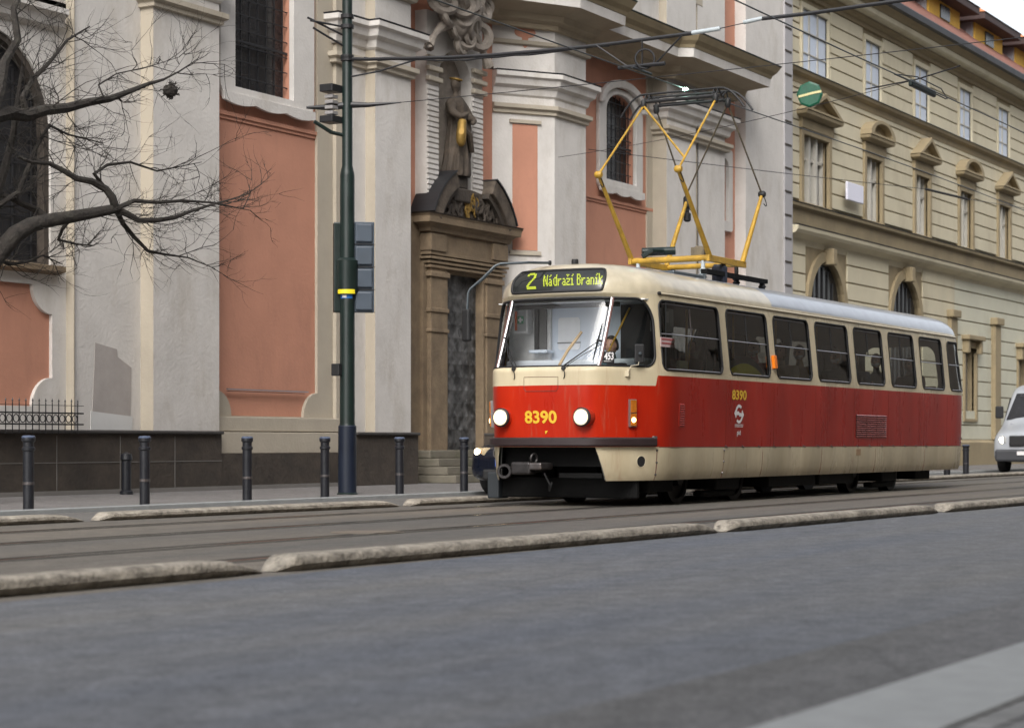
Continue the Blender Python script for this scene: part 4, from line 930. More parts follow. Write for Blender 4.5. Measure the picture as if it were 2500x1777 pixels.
def roof_paint():
    m, nt, b = newmat('tram_roof_paint'); L = nt.links
    tc = nd(nt, "ShaderNodeTexCoord"); se = nd(nt, "ShaderNodeSeparateXYZ"); L.new(tc.outputs['Object'], se.inputs[0])
    nz = nd(nt, "ShaderNodeTexNoise"); nz.inputs['Scale'].default_value = 5; nz.inputs['Detail'].default_value = 8; L.new(tc.outputs['Object'], nz.inputs[0])
    def mr(src, a, bb, c=0., d=1.):
        r = nd(nt, "ShaderNodeMapRange"); r.inputs[1].default_value = a; r.inputs[2].default_value = bb; r.inputs[3].default_value = c; r.inputs[4].default_value = d; L.new(src, r.inputs[0]); return r.outputs[0]
    def mth(op, a, bb):
        n = nd(nt, "ShaderNodeMath", operation=op)
        for i, x in enumerate((a, bb)):
            if isinstance(x, (int, float)): n.inputs[i].default_value = x
            else: L.new(x, n.inputs[i])
        return n.outputs[0]
    X = mth('ADD', se.outputs[0], mth('MULTIPLY', nz.outputs[0], .35)); ay = mth('ABSOLUTE', se.outputs[1], 0.); ay = mth('ADD', ay, mth('MULTIPLY', nz.outputs[0], .12))
    zz = mth('ADD', se.outputs[2], mth('MULTIPLY', nz.outputs[0], .02))
    long_ = mth('MULTIPLY', mr(X, 4.92, 4.97), mr(zz, 2.725, 2.735))
    mid = mth('MULTIPLY', mr(X, 1.25, 1.3), mr(ay, .90, .88))
    gsk = mth('MAXIMUM', long_, mid)
    gc_ = nd(nt, "ShaderNodeValToRGB"); gc_.color_ramp.elements[0].color = (.20,.215,.25,1); gc_.color_ramp.elements[1].color = (.34,.37,.42,1); L.new(nz.outputs[0], gc_.inputs[0])
    cc_ = nd(nt, "ShaderNodeValToRGB"); cc_.color_ramp.elements[0].position = .3; cc_.color_ramp.elements[0].color = (.57,.505,.37,1); cc_.color_ramp.elements[1].position = .8; cc_.color_ramp.elements[1].color = (.38,.33,.24,1); L.new(nz.outputs[0], cc_.inputs[0])
    mx = nd(nt, "ShaderNodeMix", data_type='RGBA'); L.new(gsk, mx.inputs[0]); L.new(cc_.outputs[0], mx.inputs[6]); L.new(gc_.outputs[0], mx.inputs[7]); L.new(mx.outputs[2], b.inputs['Base Color'])
    b.inputs['Roughness'].default_value = .30; b.inputs['Coat Weight'].default_value = .6; b.inputs['Coat Roughness'].default_value = .1
    bp = nd(nt, "ShaderNodeBump"); bp.inputs['Strength'].default_value = .4; bp.inputs['Distance'].default_value = .012; L.new(nz.outputs[0], bp.inputs['Height']); L.new(bp.outputs[0], b.inputs['Normal'])
    return m
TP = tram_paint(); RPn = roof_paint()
lin = pbr('grey_lining', (.13,.13,.125), .7, var=.1); lin_l = pbr('pale_lining', (.40,.41,.41), .6, var=.06)
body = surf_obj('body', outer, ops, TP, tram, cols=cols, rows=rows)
inner = surf_obj('lining', outer, ops, lin, tram, off=-.045, normals=False, cols=cols[::2], rows=[.5,.9,1.3,1.6,1.75,2.0,2.3,2.55])
# roof
RN = 26; vs = []; fs = []; ns = []; uu = sorted(set([-UM, UM]+cols))
for v in [Z0+PI/2*(i/RN)**1.0 for i in range(RN+1)]:
    for u in uu: vs.append(PS(u, v)); ns.append(N0(u, v))
k = len(uu)
for i in range(RN):
    for j in range(k-1): fs.append((i*k+j, i*k+j+1, (i+1)*k+j+1, (i+1)*k+j))
mb = MB().add(vs, fs); rf = L_(mb, 'roof', RPn, tram, smooth=True, fixn=False)
for p in rf.data.polygons: p.use_smooth = True
mb = MB().add([Vector(p)+Vector((0,0,-.05)) for p in [PS(u, v, -.03) for v in (Z0-.02, Z0+.2, Z0+.5, Z0+.9, Z0+1.3, Z0+1.5) for u in uu]], [(i*k+j, i*k+j+1, (i+1)*k+j+1, (i+1)*k+j) for i in range(5) for j in range(k-1)])
L_(mb, 'ceiling', lin, tram, smooth=True)
# gutter strip
g = surf_line([(UE(1.04),2.685),(UM-1.2,2.685)], .014, .008, closed=False); L_(g, 'gutter', M['cream_p'], rf, smooth=True)
L_(surf_line([(-UE(1.04),2.685),(-UM+1.2,2.685)], .014, .008, closed=False), 'gutter', M['cream_p'], rf, smooth=True)
L_(MB().lathe(PS(UE(1.04),2.69,.0), N0(UE(1.04),2.69), [(.022,-.01),(.022,.03),(.01,.035)], 10), 'gutter_cap', M['rub'], rf)
# rims of the openings
def rim(poly, depth=.05, off=.0):
    p = dens(poly, .05); a = [PS(q[0], q[1], off) for q in p]; b = [PS(q[0], q[1], off-depth) for q in p]; n = len(p)
    return MB().add(a+b, [(i, (i+1) % n, (i+1) % n+n, i+n) for i in range(n)])
def shrink(poly, d):
    cx = sum(p[0] for p in poly)/len(poly); cz = sum(p[1] for p in poly)/len(poly); hx = max(abs(p[0]-cx) for p in poly); hz = max(abs(p[1]-cz) for p in poly)
    return [(cx+(p[0]-cx)*(1-d/hx), cz+(p[1]-cz)*(1-d/hz)) for p in poly]
GF = glass('tram_windscreen_glass', (.97,.98,.99), 1.1, .02); GS = glass('tram_side_glass', (.84,.87,.86), 1.35, .012)
# windscreen
ws = L_(surf_line(front_op, .016, -.004), 'windscreen', M['rub'], tram, smooth=True); ws['label'] = 'wide windscreen with rounded rear corners in black rubber'
L_(rim(front_op), 'rim', M['rub'], ws)
up_ = .735
fp = [p for p in rrect(-up_, up_, 1.75, 2.597, .01, 1)]
surf_obj('pane', dens(fp), [], GF, ws, off=-.02, du=.1)
o1 = [p for p in shrink(front_op, .004) if p[0] > up_]; 
sidep = lambda s: dens(rrect(*( (up_, 1.613) if s > 0 else (-1.613, -up_)), 1.748, 2.597, .02, 8, [.005,.16,.34,.005] if s > 0 else [.16,.005,.005,.34]))
for s in (1, -1): surf_obj('pane', sidep(s), [], GS if s > 0 else GF, ws, off=-.02, du=.08)
for s in (1, -1):
    pts = [PS(s*(up_+.11*(z-1.75)*(1 if s>0 else .0)-.0), z, .0) for z in [1.745+.855*i/10 for i in range(11)]]
    L_(MB().tube(pts, .017, 8), 'pillar', M['chrome'], ws, smooth=True)
    L_(MB().tube([p+Vector((.004,-s*.022,0)) for p in pts], .013, 8), 'pillar_seal', pbr('brown_seal', (.10,.035,.03), .5) if s > 0 else bpy.data.materials['brown_seal'], ws, smooth=True)
# side windows
for (sgn, i), poly in side_ops.items():
    wn = L_(surf_line(poly, .013, .0), 'side_window' if i < 7 else 'corner_window', M['rub'], tram, smooth=True)
    L_(rim(poly, .04), 'rim', M['rub'], wn)
    surf_obj('pane', dens(shrink(poly, .002)), [], GS, wn, off=-.018, du=.3, dv=.3)
    a, b = min(p[0] for p in poly), max(p[0] for p in poly)
    bar = surf_line([(a+.005,2.165),(b-.005,2.165)], .009, -.008, closed=False); L_(bar, 'slider_bar', M['chrome'], wn, smooth=True)
    bar = surf_line([(a+.1,1.722),(b-.1,1.722)], .007, .012, closed=False); L_(bar, 'sill_trim', M['chrome'], wn, smooth=True)
    bar = surf_line([(a+.08,2.545),(b-.08,2.545)], .006, -.008, closed=False); L_(bar, 'upper_rail', M['steel'], wn, smooth=True)
    if i < 7 and i < 6:
        c = (a+b)/2; bar = surf_line([(c,2.17),(c,2.56)], .009, -.014, closed=False); L_(bar, 'slider_post', M['rub'] if i > 0 else M['steel'], wn, smooth=True)
for poly in (rear_n, rear_f):
    wn = L_(surf_line(poly, .014, .0), 'rear_window', M['rub'], tram, smooth=True); surf_obj('pane', dens(poly), [], GS, wn, off=-.015, du=.1)
# destination sign
sg_poly = [(p[0]*(1+.30*(p[1]-2.735)), p[1]) for p in rrect(-.70, .70, 2.735, 3.46, .05, 5, [.05,.05,.05,.05])]
# curve the box outline so that top and bottom follow the crown
sg = surf_obj('destination_sign', dens(sg_poly, .06), [], M['disp'], tram, off=.006, du=.08, dv=.08); sg['label'] = 'dark destination display over the windscreen'
L_(surf_line(sg_poly, .016, .008), 'frame', M['rub'], sg, smooth=True)
GL = {
'N': ["#...#","##..#","##..#","#.#.#","#.#.#","#..##","#..##","#...#"],
'a1': ["..#..",".#...",".....",".##.","...#",".###","#..#",".###"],
'd': ["...#","...#",".###","#..#","#..#","#..#","#..#",".###"],
'r': ["....","....","....","#.##","##..","#...","#...","#..."],
'a': ["....","....","....",".##.","...#",".###","#..#",".###"],
'z': ["#.#.",".#..","....","####","...#",".##.","#...","####"],
'i': ["..#",".#.","...","##.",".#.",".#.",".#.","###"],
' ': ["..","..","..","..","..","..","..",".."],
'B': ["###.","#..#","#..#","###.","#..#","#..#","#..#","###."],
'n': ["....","....","....","###.","#..#","#..#","#..#","#..#"],
'k': ["#...","#...","#..#","#.#.","##..","##..","#.#.","#..#"],
'2': [".#####..","########","##....##","......##","......##",".....##.","....##..","...##...","..##....",".##.....","##......","########","########"]}
dots = MB()
def glyphs(seq, u0, z0, pu, pz, bold=1.25, gap=1):
    u = u0
    for ch_ in seq:
        g = GL[ch_]; w = max(len(r) for r in g)
        for r, row in enumerate(g):
            for c, t in enumerate(row):
                if t == '#':
                    a = u+c*pu; z = z0+(len(g)-1-r)*pz
                    wq = lambda uq, zq: PS(uq*(1+.30*(zq-2.735))-.10*(zq-3.05), zq, .011)
                    dots.add([wq(a, z), wq(a+pu*bold, z), wq(a+pu*bold, z+pz*.86), wq(a, z+pz*.86)], [(0,1,2,3)])
        u += (w+gap)*pu
    return u
glyphs('2', -.44, 2.83, .0185, .043, 1.)
L_(dots, 'line_number', M['led'], sg, fixn=False); dots = MB()
glyphs(['N','a1','d','r','a','z','i',' ','B','r','a','n','i','k'], -.172, 2.90, .01255, .047, 1.3)
L_(dots, 'destination_lettering', M['led'], sg, fixn=False)
# pulled out text on the body
def text_on(txt, name, m, parent, uc, zc, height, width, off=.004, bold=.02, flip=1, spacing=1.):
    cu = bpy.data.curves.new('t', 'FONT'); cu.body = txt; cu.size = 1; cu.offset = bold; cu.space_character = spacing; cu.resolution_u = 4
    to = bpy.data.objects.new('t', cu); me = bpy.data.meshes.new_from_object(to); bpy.data.objects.remove(to)
    xs = [v.co.x for v in me.vertices]; ys = [v.co.y for v in me.vertices]; x0, x1, y0, y1 = min(xs), max(xs), min(ys), max(ys)
    for v in me.vertices:
        v.co = PS(uc+flip*((v.co.x-x0)/(x1-x0)-.5)*width, zc+((v.co.y-y0)/(y1-y0)-.5)*height, off)
    me.name = name; me.materials.clear(); me.materials.append(m); o = bpy.data.objects.new(name, me); COL.objects.link(o); o.parent = parent; return o
text_on('8390', 'fleet_number', M['yellow_num'], tram, -.015, 1.115, .162, .455, bold=.03)
text_on('8390', 'fleet_number', M['yellow_num'], tram, UE(3.33), 1.44, .135, .50, bold=.03)
text_on('453', 'route_plate_number', M['white_num'], tram, .865, 1.865, .095, .135, off=.0, bold=.03)
pp_ = surf_obj('route_plate', dens(rrect(.78,.955,1.775,1.925,.005,1), .05), [], M['rub'], tram, off=-.008, du=.05)
L_(surf_line([(.80,1.80),(.93,1.80)], .005, .0, closed=False), 'plate_line', M['white_num'], pp_)
# emblem: ring with two arrow heads
em = MB(); uc, zc = UE(3.33), 1.185
for k in range(28):
    t0, t1 = 2*PI*k/28, 2*PI*(k+1)/28
    r0, r1 = .088, .128
    if k in (2,3,16,17): continue
    em.add([PS(uc+r*1.05*math.cos(t), zc+r*math.sin(t), .004) for r, t in ((r0,t0),(r1,t0),(r1,t1),(r0,t1))], [(0,1,2,3)])
for s in (1, -1):
    em.add([PS(uc+s*a*1.05, zc+s*b, .005) for a, b in ((.0,.015),(.0,-.035),(.10,-.035),(.10,-.075),(.16,-.01),(.10,.055),(.10,.015))], [(0,1,2,3,4,5,6)])
emo = L_(em, 'emblem', M['white_num'], tram, fixn=False)
tl = MB()
for z in (1.032, 1.008):
    u = uc-.14
    while u < uc+.13: tl.add([PS(u, z, .004), PS(u+.014, z, .004), PS(u+.014, z+.014, .004), PS(u, z+.014, .004)], [(0,1,2,3)]); u += .022
L_(tl, 'small_print', M['white_num'], tram, fixn=False)
text_on('pid', 'operator_mark', M['white_num'], tram, UE(3.33), .925, .085, .12, bold=.02)
# hatch outline on the nose
ht = surf_line([(-.24,1.61),(.24,1.61),(.24,1.47),(.215,1.435),(-.215,1.435),(-.24,1.47)], .0035, .0, n=5); L_(ht, 'hatch_outline', pbr('paint_seam', (.10,.03,.02), .6), tram)
L_(MB().add([PS(.045,.945,.004), PS(.085,.945,.004), PS(.05,.90,.004)], [(0,1,2)]), 'yellow_mark', M['yellow_num'], tram, fixn=False)
# bumper
bp_u = [(-1.592+2*1.592*i/60) for i in range(61)]
b_o = [(.004,.752),(.05,.756),(.062,.77),(.062,.846),(.05,.860),(.004,.864)]
vs = []; fs = []
for u in bp_u:
    p = P0(u,.8); n = N0(u,.8); n.z = 0; n.normalize()
    for (o, z) in b_o: q = p+n*o; vs.append((q.x, q.y, z))
k = len(b_o)
for i in range(60):
    for j in range(k): fs.append((i*k+j, i*k+(j+1) % k, (i+1)*k+(j+1) % k, (i+1)*k+j))
fs += [tuple(range(k)), tuple(range(60*k+k-1, 60*k-1, -1))]
L_(MB().add(vs, fs), 'bumper', pbr('brown_black_rubber', (.028,.017,.018), .42, var=.2, scale=4), tram, angle=35)
vs = []
for i in range(41):
    u = UM-.62+1.24*i/40; sgn = 1 if u <= UM else -1; uu_ = u if u <= UM else -(2*UM-u)
    p = P0(uu_,.8); n = N0(uu_,.8); n.z = 0; n.normalize()
    for (o, z) in b_o: q = p+n*o; vs.append((q.x, q.y, z))
L_(MB().add(vs, [f for f in [(i*k+j, i*k+(j+1) % k, (i+1)*k+(j+1) % k, (i+1)*k+j) for i in range(40) for j in range(k)]]), 'rear_bumper', bpy.data.materials['brown_black_rubber'], tram, angle=35)
# rivet seam and skirt joints
for x in (.92, 2.85, 4.2, 6.5, 8.9, 11.4):
    sm = surf_line([(UE(x),.33),(UE(x),.735)], .004 if x > 1 else .006, .0, closed=False, n=5); L_(sm, 'skirt_seam', bpy.data.materials['paint_seam'], tram)
for x in (.92, 2.85):
    for z in (.7,.55,.4): L_(MB().lathe(PS(UE(x),z,-.002), N0(UE(x),z), [(.016,0),(.012,.014),(.001,.016)], 8), 'skirt_latch', M['steel'], tram)
sm = surf_line([(UE(.95),.742),(UM-.7,.742)], .004, .0, closed=False, n=5); L_(sm, 'skirt_top_seam', bpy.data.materials['paint_seam'], tram)
for i in range(18): u = UE(2.9+i*.57); L_(MB().tube([PS(u-.03,.757,.008), PS(u+.05,.735,.008)], .006, 5), 'skirt_hinge', M['steel'], tram)
L_(MB().lathe(PS(1.384,.565,.0015), N0(1.384,.565), [(.068,0),(.068,.002),(.0,.0022)], 20), 'step_hole', M['rub'], tram)
L_(surf_line([(1.384+.07*math.cos(2*PI*i/20), .565+.07*math.sin(2*PI*i/20)) for i in range(20)], .005, .002), 'hole_rim', M['cream_p'], tram)
for x in (2.9, 4.58, 6.21, 7.87, 9.48, 11.08, 12.6):
    L_(surf_line([(UE(x),.76),(UE(x),1.63)], .0022, .0, closed=False, n=4), 'panel_seam', pbr('red_seam', (.07,.01,.006), .6) if x < 3 else bpy.data.materials['red_seam'], tram)
# headlamps
for s in (-1, 1):
    u = s*.578; p = P0(u, 1.113); fwd = Vector((-1,0,0))
    hl = L_(MB().lathe(p+Vector((.04,0,0)), fwd, [(.122,0),(.122,.075),(.117,.098),(.108,.115)], 28), 'headlamp', TP if False else pbr('headlamp_pod', (.42,.03,.012), .35) if s < 0 else bpy.data.materials['headlamp_pod'], tram, angle=30)
    L_(MB().lathe(p+Vector((.04,0,0)), fwd, [(.117,.10),(.119,.13),(.108,.142),(.096,.146),(.094,.12)], 28), 'bezel', M['rub'], hl, angle=30)
    L_(MB().ring(p+Vector((-.104,0,0)), (1,0,0), .099, .006, 28, 6), 'chrome_ring', M['chrome'], hl, smooth=True)
    L_(MB().lathe(p+Vector((.04,0,0)), fwd, [(.094,.128),(.094,.142),(.08,.152),(.05,.16),(.0,.163)], 28), 'lens', M['head_rim'], hl, smooth=True)
    L_(MB().lathe(p+Vector((.04,0,0)), fwd, [(.072,.155),(.06,.166),(.03,.172),(.0,.174)], 24), 'bulb_glow', M['head_on'], hl, smooth=True)
# turn signal clusters round the corner
for s in (-1, 1):
    uc = s*1.232
    bx = MB(); 
    def curved_box(u0, u1, z0, z1, o0, o1):
        m_ = MB(); q = [PS(u, z, o) for o in (o0, o1) for (u, z) in ((u0,z0),(u1,z0),(u1,z1),(u0,z1))]
        return m_.add(q, [(3,2,1,0),(4,5,6,7),(0,1,5,4),(1,2,6,5),(2,3,7,6),(3,0,4,7)])
    tsg = L_(curved_box(uc-.052, uc+.052, .995, 1.335, 0, .035), 'signal_cluster', pbr('dull_chrome', (.30,.29,.29), .35, metal=.6) if s < 0 else bpy.data.materials['dull_chrome'], tram)
    L_(curved_box(uc-.042, uc+.042, 1.17, 1.325, .03, .05), 'turn_lens', M['amber_off'], tsg, bevel=.004)
    L_(curved_box(uc-.042, uc+.042, 1.005, 1.16, .03, .05), 'side_lamp_lens', M['amber_off'], tsg, bevel=.004)
    c = PS(uc-.004, 1.08, .052); n = N0(uc, 1.08)
    L_(MB().lathe(c, n, [(.034,-.005),(.03,.004),(.0,.008)], 14), 'lit_bulb', M['warm_on'], tsg, smooth=True)
    # small amber repeater on the side wall
    rp = L_(MB().box(0,1,0,1,0,1) if False else curved_box(s*(UE(4.58)-.05), s*(UE(4.58)+.05), 1.83, 2.02, 0, .05), 'side_repeater', M['amber'], tram, bevel=.01)
    rp['label'] = 'orange repeater lamp between the second and third side windows'
# louvre grille on the side
lv = L_(curved_box(UE(7.95), UE(9.38), .88, 1.235, -.02, .001), 'louvre_grille', pbr('dark_red_recess', (.05,.008,.006), .7), tram)
lb = MB()
for i in range(11):
    z = .885+i*.0325
    for j in range(3):
        a = UE(7.96)+j*.475; lb.add([PS(a,z,.002),PS(a+.455,z,.002),PS(a+.455,z+.008,.018),PS(a,z+.008,.018),PS(a,z+.022,.002),PS(a+.455,z+.022,.002)], [(0,1,2,3),(3,2,5,4)])
L_(lb, 'slats', pbr('louvre_slat', (.36,.10,.09), .3, coat=.4), lv)
gl_ = L_(curved_box(UE(1.40), UE(1.56), 1.0, 1.30, -.01, .001), 'side_vent', pbr('dark_red_paint', (.30,.02,.01), .5), tram)
lb = MB()
for i in range(10): z = 1.01+i*.029; lb.add([PS(UE(1.41),z,.002),PS(UE(1.55),z,.002),PS(UE(1.55),z+.006,.012),PS(UE(1.41),z+.006,.012),PS(UE(1.41),z+.018,.002),PS(UE(1.55),z+.018,.002)], [(0,1,2,3),(3,2,5,4)])
L_(lb, 'slats', bpy.data.materials['dark_red_paint'], gl_)
# patch plate on skirt, rear fittings
L_(curved_box(UE(8.0), UE(8.2), .60, .70, 0, .004), 'skirt_patch', pbr('brown_patch', (.33,.22,.13), .7), tram)
L_(curved_box(UM-1.55, UM-1.32, .95, 1.2, 0, .004), 'rear_sticker', pbr('faded_sticker', (.34,.13,.12), .5), tram)
for (z, u0, u1, mm) in ((.86,UM-1.32,UM-1.05,'chrome'),(.79,UM-1.30,UM-1.0,'chrome'),(.93,UM-.75,UM-.45,'amber_off'),(.98,UM-.75,UM-.5,'amber_off')):
    L_(curved_box(u0, u1, z, z+.03, 0, .015), 'rear_light_streak', M[mm], tram, bevel=.004)  # strips stand for the light streaks at the rear corner
L_(curved_box(UM-.66, UM-.52, 1.15, 1.27, 0, .12), 'rear_lamp', M['amber_off'], tram, bevel=.01)
L_(curved_box(UM-.64, UM-.50, .98, 1.10, 0, .05), 'rear_lamp', pbr('red_lens', (.35,.01,.01), .2), tram, bevel=.01)
# wipers
for (pu, ju, jz, tu, tz, bu, bz) in ((-.395, -.655, 2.10, -.612, 2.31, -.70, 1.78), (.31, .70, 2.04, .722, 2.27, .655, 1.81)):
    wp_ = L_(MB().lathe(PS(pu,1.715,.0), N0(pu,1.6), [(.028,0),(.024,.035),(.01,.04)], 12), 'wiper', M['rub'], tram)
    L_(MB().tube([PS(pu,1.715,.035), PS(pu*.55+ju*.45,1.86,.055), PS(ju,jz,.035)], [.011,.008,.006], 6), 'arm', M['rub'], wp_)
    L_(MB().tube([PS(pu+.04,1.725,.03), PS(pu*.55+ju*.45+.045,1.86,.05), PS(ju+.035,jz-.045,.03)], .005, 6), 'parallel_arm', M['rub'], wp_)
    L_(MB().tube([PS(tu,tz,.012), PS((tu+bu)/2,(tz+bz)/2,.018), PS(bu,bz,.012)], [.006,.014,.006], 6), 'blade', M['rub'], wp_)
    L_(MB().tube([PS(ju-.03,jz+.01,.03), PS(ju+.05,jz-.0,.03)], .014, 6), 'joint', M['rub'], wp_)
    L_(MB().tube([PS(pu,1.70,.03), PS(pu+.03,1.66,.03), PS(pu+.02,1.61,.012), PS(pu+.005,1.585,.005)], .006, 6), 'hose', M['rub'], wp_)
# near side mirror
mr_ = L_(MB().box(-.02,.02,-.03,.03,-.02,.02), 'mirror_bracket', M['cream_p'], tram); pm = PS(1.155,1.655,.01); mr_.location = pm; mr_.scale = (1,1,2)
tl = MB().tube([PS(1.17,1.69,.015), PS(1.19,1.735,.04), PS(1.27,1.74,.08), PS(1.275,1.82,.09)], .006, 6); nm = L_(tl, 'near_mirror', M['cream_p'], tram)
pc2 = PS(1.275,1.885,.09)
hb = MB().box(-.02,.02,-.062,.062,-.12,.12,.018); 
for i in range(len(hb.v)): v = Vector(hb.v[i]); v.rotate(Matrix.Rotation(R_(38), 3, 'Z')); hb.v[i] = tuple(v+pc2)
L_(hb, 'mirror_housing', M['rub'], nm, smooth=False); L_(MB().lathe(pc2+Vector((-.02,-.02,0)), (-1,-.7,0), [(.02,0),(.02,.02),(.01,.028)], 12), 'mirror_knuckle', M['greymetal'], nm)
# big mirror on a long arm, far side
def lw(px, py, a): v = sp(px, py, a); return v-Vector((X0, Y0_, 0))
am = [lw(1340,642,12.30), lw(1290,641,12.45), lw(1222,644,12.85), lw(1208,650,12.9), lw(1180,678,13.05), lw(1148,706,13.2), lw(1143,716,13.22), lw(1141,755,13.22)]
fm = L_(MB().tube(am, .017, 8), 'far_mirror_arm', M['greymetal'], tram, smooth=True); fm['label'] = 'long bent grey arm carrying the drop mirror'
L_(MB().tube([am[0]+Vector((.02,-.02,0)), am[0]+Vector((0,0,0))], .03, 8), 'arm_clamp', M['rub'], fm)
L_(MB().tube([am[3]+Vector((0,0,-.02)), am[4]+Vector((0,0,-.02)), am[5]*.4+am[4]*.6+Vector((0,0,-.02))], .008, 6), 'arm_stay', M['greymetal'], fm)
c = lw(1139,794,13.24)
hb = MB().box(-.035,.035,-.068,.068,-.21,.21,.03)
for i in range(len(hb.v)): v = Vector(hb.v[i]); v.rotate(Matrix.Rotation(R_(-12), 3, 'Z')); hb.v[i] = tuple(v+c)
L_(hb, 'mirror_housing', M['rub'], fm, smooth=False)
L_(MB().tube([c+Vector((-.03,.06,-.02)), c+Vector((-.06,.09,-.06)), c+Vector((-.04,.08,-.15))], .005, 6), 'mirror_cable', M['rub'], fm)
# ---- cab and saloon interior
cab = L_(MB().box(.85, 13.2, -1.16, 1.16, .84, .88).box(.35, .85, -.8, .8, .84, .88), 'floor', lin, tram)
dsh = L_(MB().box(.36, .62, -.72, .72, 1.45, 1.71, .05).box(.62,.95,-.98,.98,1.4,1.66,.03), 'dashboard', pbr('grey_dashboard', (.34,.37,.39), .5, var=.08), tram)
L_(MB().box(.56, .70, -.86, -.62, 1.70, 1.79, .02), 'instrument_box', M['rub'], dsh)
for i in range(3): L_(MB().lathe((.33+i*.035,-.80-i*.03,1.72), (0,0,1), [(.012,0),(.012,.01)], 8), 'knob', M['rub'], dsh)
pale = pbr('cab_panel_sky_reflection', (.66,.73,.82), .45, var=.05); pw = pbr('cab_wall_white', (.76,.76,.75), .5, var=.1, scale=8, stain=(.3,.28,.27), st_amt=.5, st_scale=3)  # pale blue stands for the sky reflected in the windscreen
part = L_(MB().prism([(-1.12,.9),(1.12,.9),(1.12,2.58),(-1.12,2.58)], [], 0, .03), 'cab_partition', pale, tram)
part.rotation_euler = (0,0,R_(-90)); part.location = (1.25,0,0)
L_(MB().prism(rrect(-.41,-.09,2.0,2.42,.04,4), [], -.012, -.003), 'partition_window', pbr('window_brightness_paint', (.86,.87,.88), .4), part)  # opaque white panel; brightness in the glass put into its colour
L_(MB().box(-.42,-.08,-.02,-.013,2.085,2.10), 'window_bar', lin, part)
L_(MB().box(-1.12,-.5,-.05,-.002,.9,2.55), 'white_wall', pw, part)
L_(MB().box(-.715,-.655,-.10,-.052,2.0,2.55), 'dark_post', M['rub'], part); L_(MB().box(-.65,-.55,-.08,-.052,2.0,2.55), 'grey_post', lin, part)
L_(MB().box(-.72,-.45,-.25,-.052,1.96,2.0,.01), 'shelf', pale, part); L_(MB().box(-1.0,1.0,-.35,-.052,1.5,1.86,.03), 'lower_cabinet', pbr('cab_grey_panel', (.50,.54,.57), .5), part)
L_(MB().box(.52,1.12,-.06,-.002,.9,2.56), 'added_dark_panel', M['rub'], part)  # dark sheet added to make the corner pane look dark
fa = L_(MB().box(-.97,-.76,-.20,-.052,2.22,2.54,.008), 'first_aid_cabinet', pw, part)
L_(MB().box(-.95,-.78,-.206,-.2,2.25,2.52), 'cabinet_pane', lin_l, fa); L_(MB().box(-.945,-.91,-.211,-.206,2.26,2.51), 'red_strip', pbr('red_orange_band', (.6,.12,.03), .5), fa)
L_(MB().box(-.905,-.815,-.212,-.206,2.345,2.445), 'green_label', pbr('green_label', (.02,.22,.09), .5), fa)
L_(MB().box(-.872,-.848,-.215,-.212,2.36,2.43), 'cross_bar', M['white_num'], fa); L_(MB().box(-.895,-.825,-.2155,-.2125,2.384,2.406), 'cross_bar', M['white_num'], fa)
L_(MB().tube([(.5,.02,1.74),(.6,-.06,1.95),(.8,-.16,2.2)], .02, 8), 'handrail', pbr('tan_handrail', (.42,.28,.12), .35), tram)
L_(MB().tube([(.52,-.64,1.85),(.75,-.68,2.15),(1.02,-.73,2.5)], .012, 8), 'yellow_rod', M['panto'], tram, smooth=True)  # slanting yellow rod inside the corner pane
L_(MB().box(.66,.72,-.75,.75,2.5,2.56,.01), 'sun_visor', M['rub'], tram); L_(MB().box(.8,1.7,-1.05,1.05,2.585,2.60), 'cab_ceiling', pw, tram)
drv = L_(MB().box(1.1,1.2,-.75,-.3,1.2,1.75,.03).box(.75,1.2,-.75,-.3,1.15,1.25,.03), 'driver_seat', M['rub'], tram)
seatm = pbr('seat_shell', (.16,.03,.02), .45); railm = M['panto']
def seat(x, y):
    s_ = L_(MB().box(x-.2, x+.2, y-.2, y+.2, 1.28, 1.33, .015), 'seat', seatm, tram)
    L_(MB().box(x+.18, x+.23, y-.2, y+.2, 1.3, 1.78, .02), 'backrest', seatm, s_); L_(MB().tube([(x,y,.88),(x,y,1.29)], .03, 8), 'pedestal', M['steel'], s_)
for i in range(12): seat(3.3+i*.82, -.88)
for i in range(8): seat(4.4+i*.9, .88)
for x in (3.0, 4.6, 6.2, 7.9, 9.5, 11.1): L_(MB().tube([(x,-.62,.88),(x,-.62,2.6)], .018, 8), 'grab_pole', railm, tram, smooth=True)
# reflected sign built as a yellow disc with black ring behind the second side window, partition boxes behind the first
def seg(R, zc=.55, z0=1.5):
    t0 = math.asin((z0-zc)/R); return [(3.74+R*math.cos(t0+(PI-2*t0)*k/24), zc+R*math.sin(t0+(PI-2*t0)*k/24)) for k in range(25)]
yd = L_(MB().prism(seg(1.33), [], -1.165, -1.15), 'sign_reflection_disc', pbr('sign_reflection_yellow', (.78,.74,.03), .5, var=.08), tram)  # window reflection of a round sign, modelled as a painted disc
L_(MB().prism(seg(1.43), [], -1.149, -1.13), 'sign_reflection_border', M['rub'], yd)
eq = L_(MB().box(1.05,1.55,-1.1,-1.0,2.2,2.5,.01), 'equipment_box', lin_l, tram); L_(MB().box(1.25,1.38,-1.11,-1.1,2.32,2.46), 'paper_notice', M['white_num'], eq)
bx = L_(MB().box(.96,1.38,-1.19,-1.185,2.0,2.12), 'window_sticker', pbr('pink_white_sticker', (.55,.42,.42), .5), tram)
for k_, z in enumerate((2.085,2.035)): L_(MB().box(.99,1.35,-1.192,-1.19,z,z+.022), 'sticker_print', pbr('sticker_red', (.35,.08,.08), .5) if k_ == 0 else bpy.data.materials['sticker_red'], bx)
L_(MB().box(1.85,2.1,-1.05,-1.0,1.75,1.86,.01), 'ticket_validator', pbr('pale_yellow_plastic', (.6,.6,.42), .5), tram)
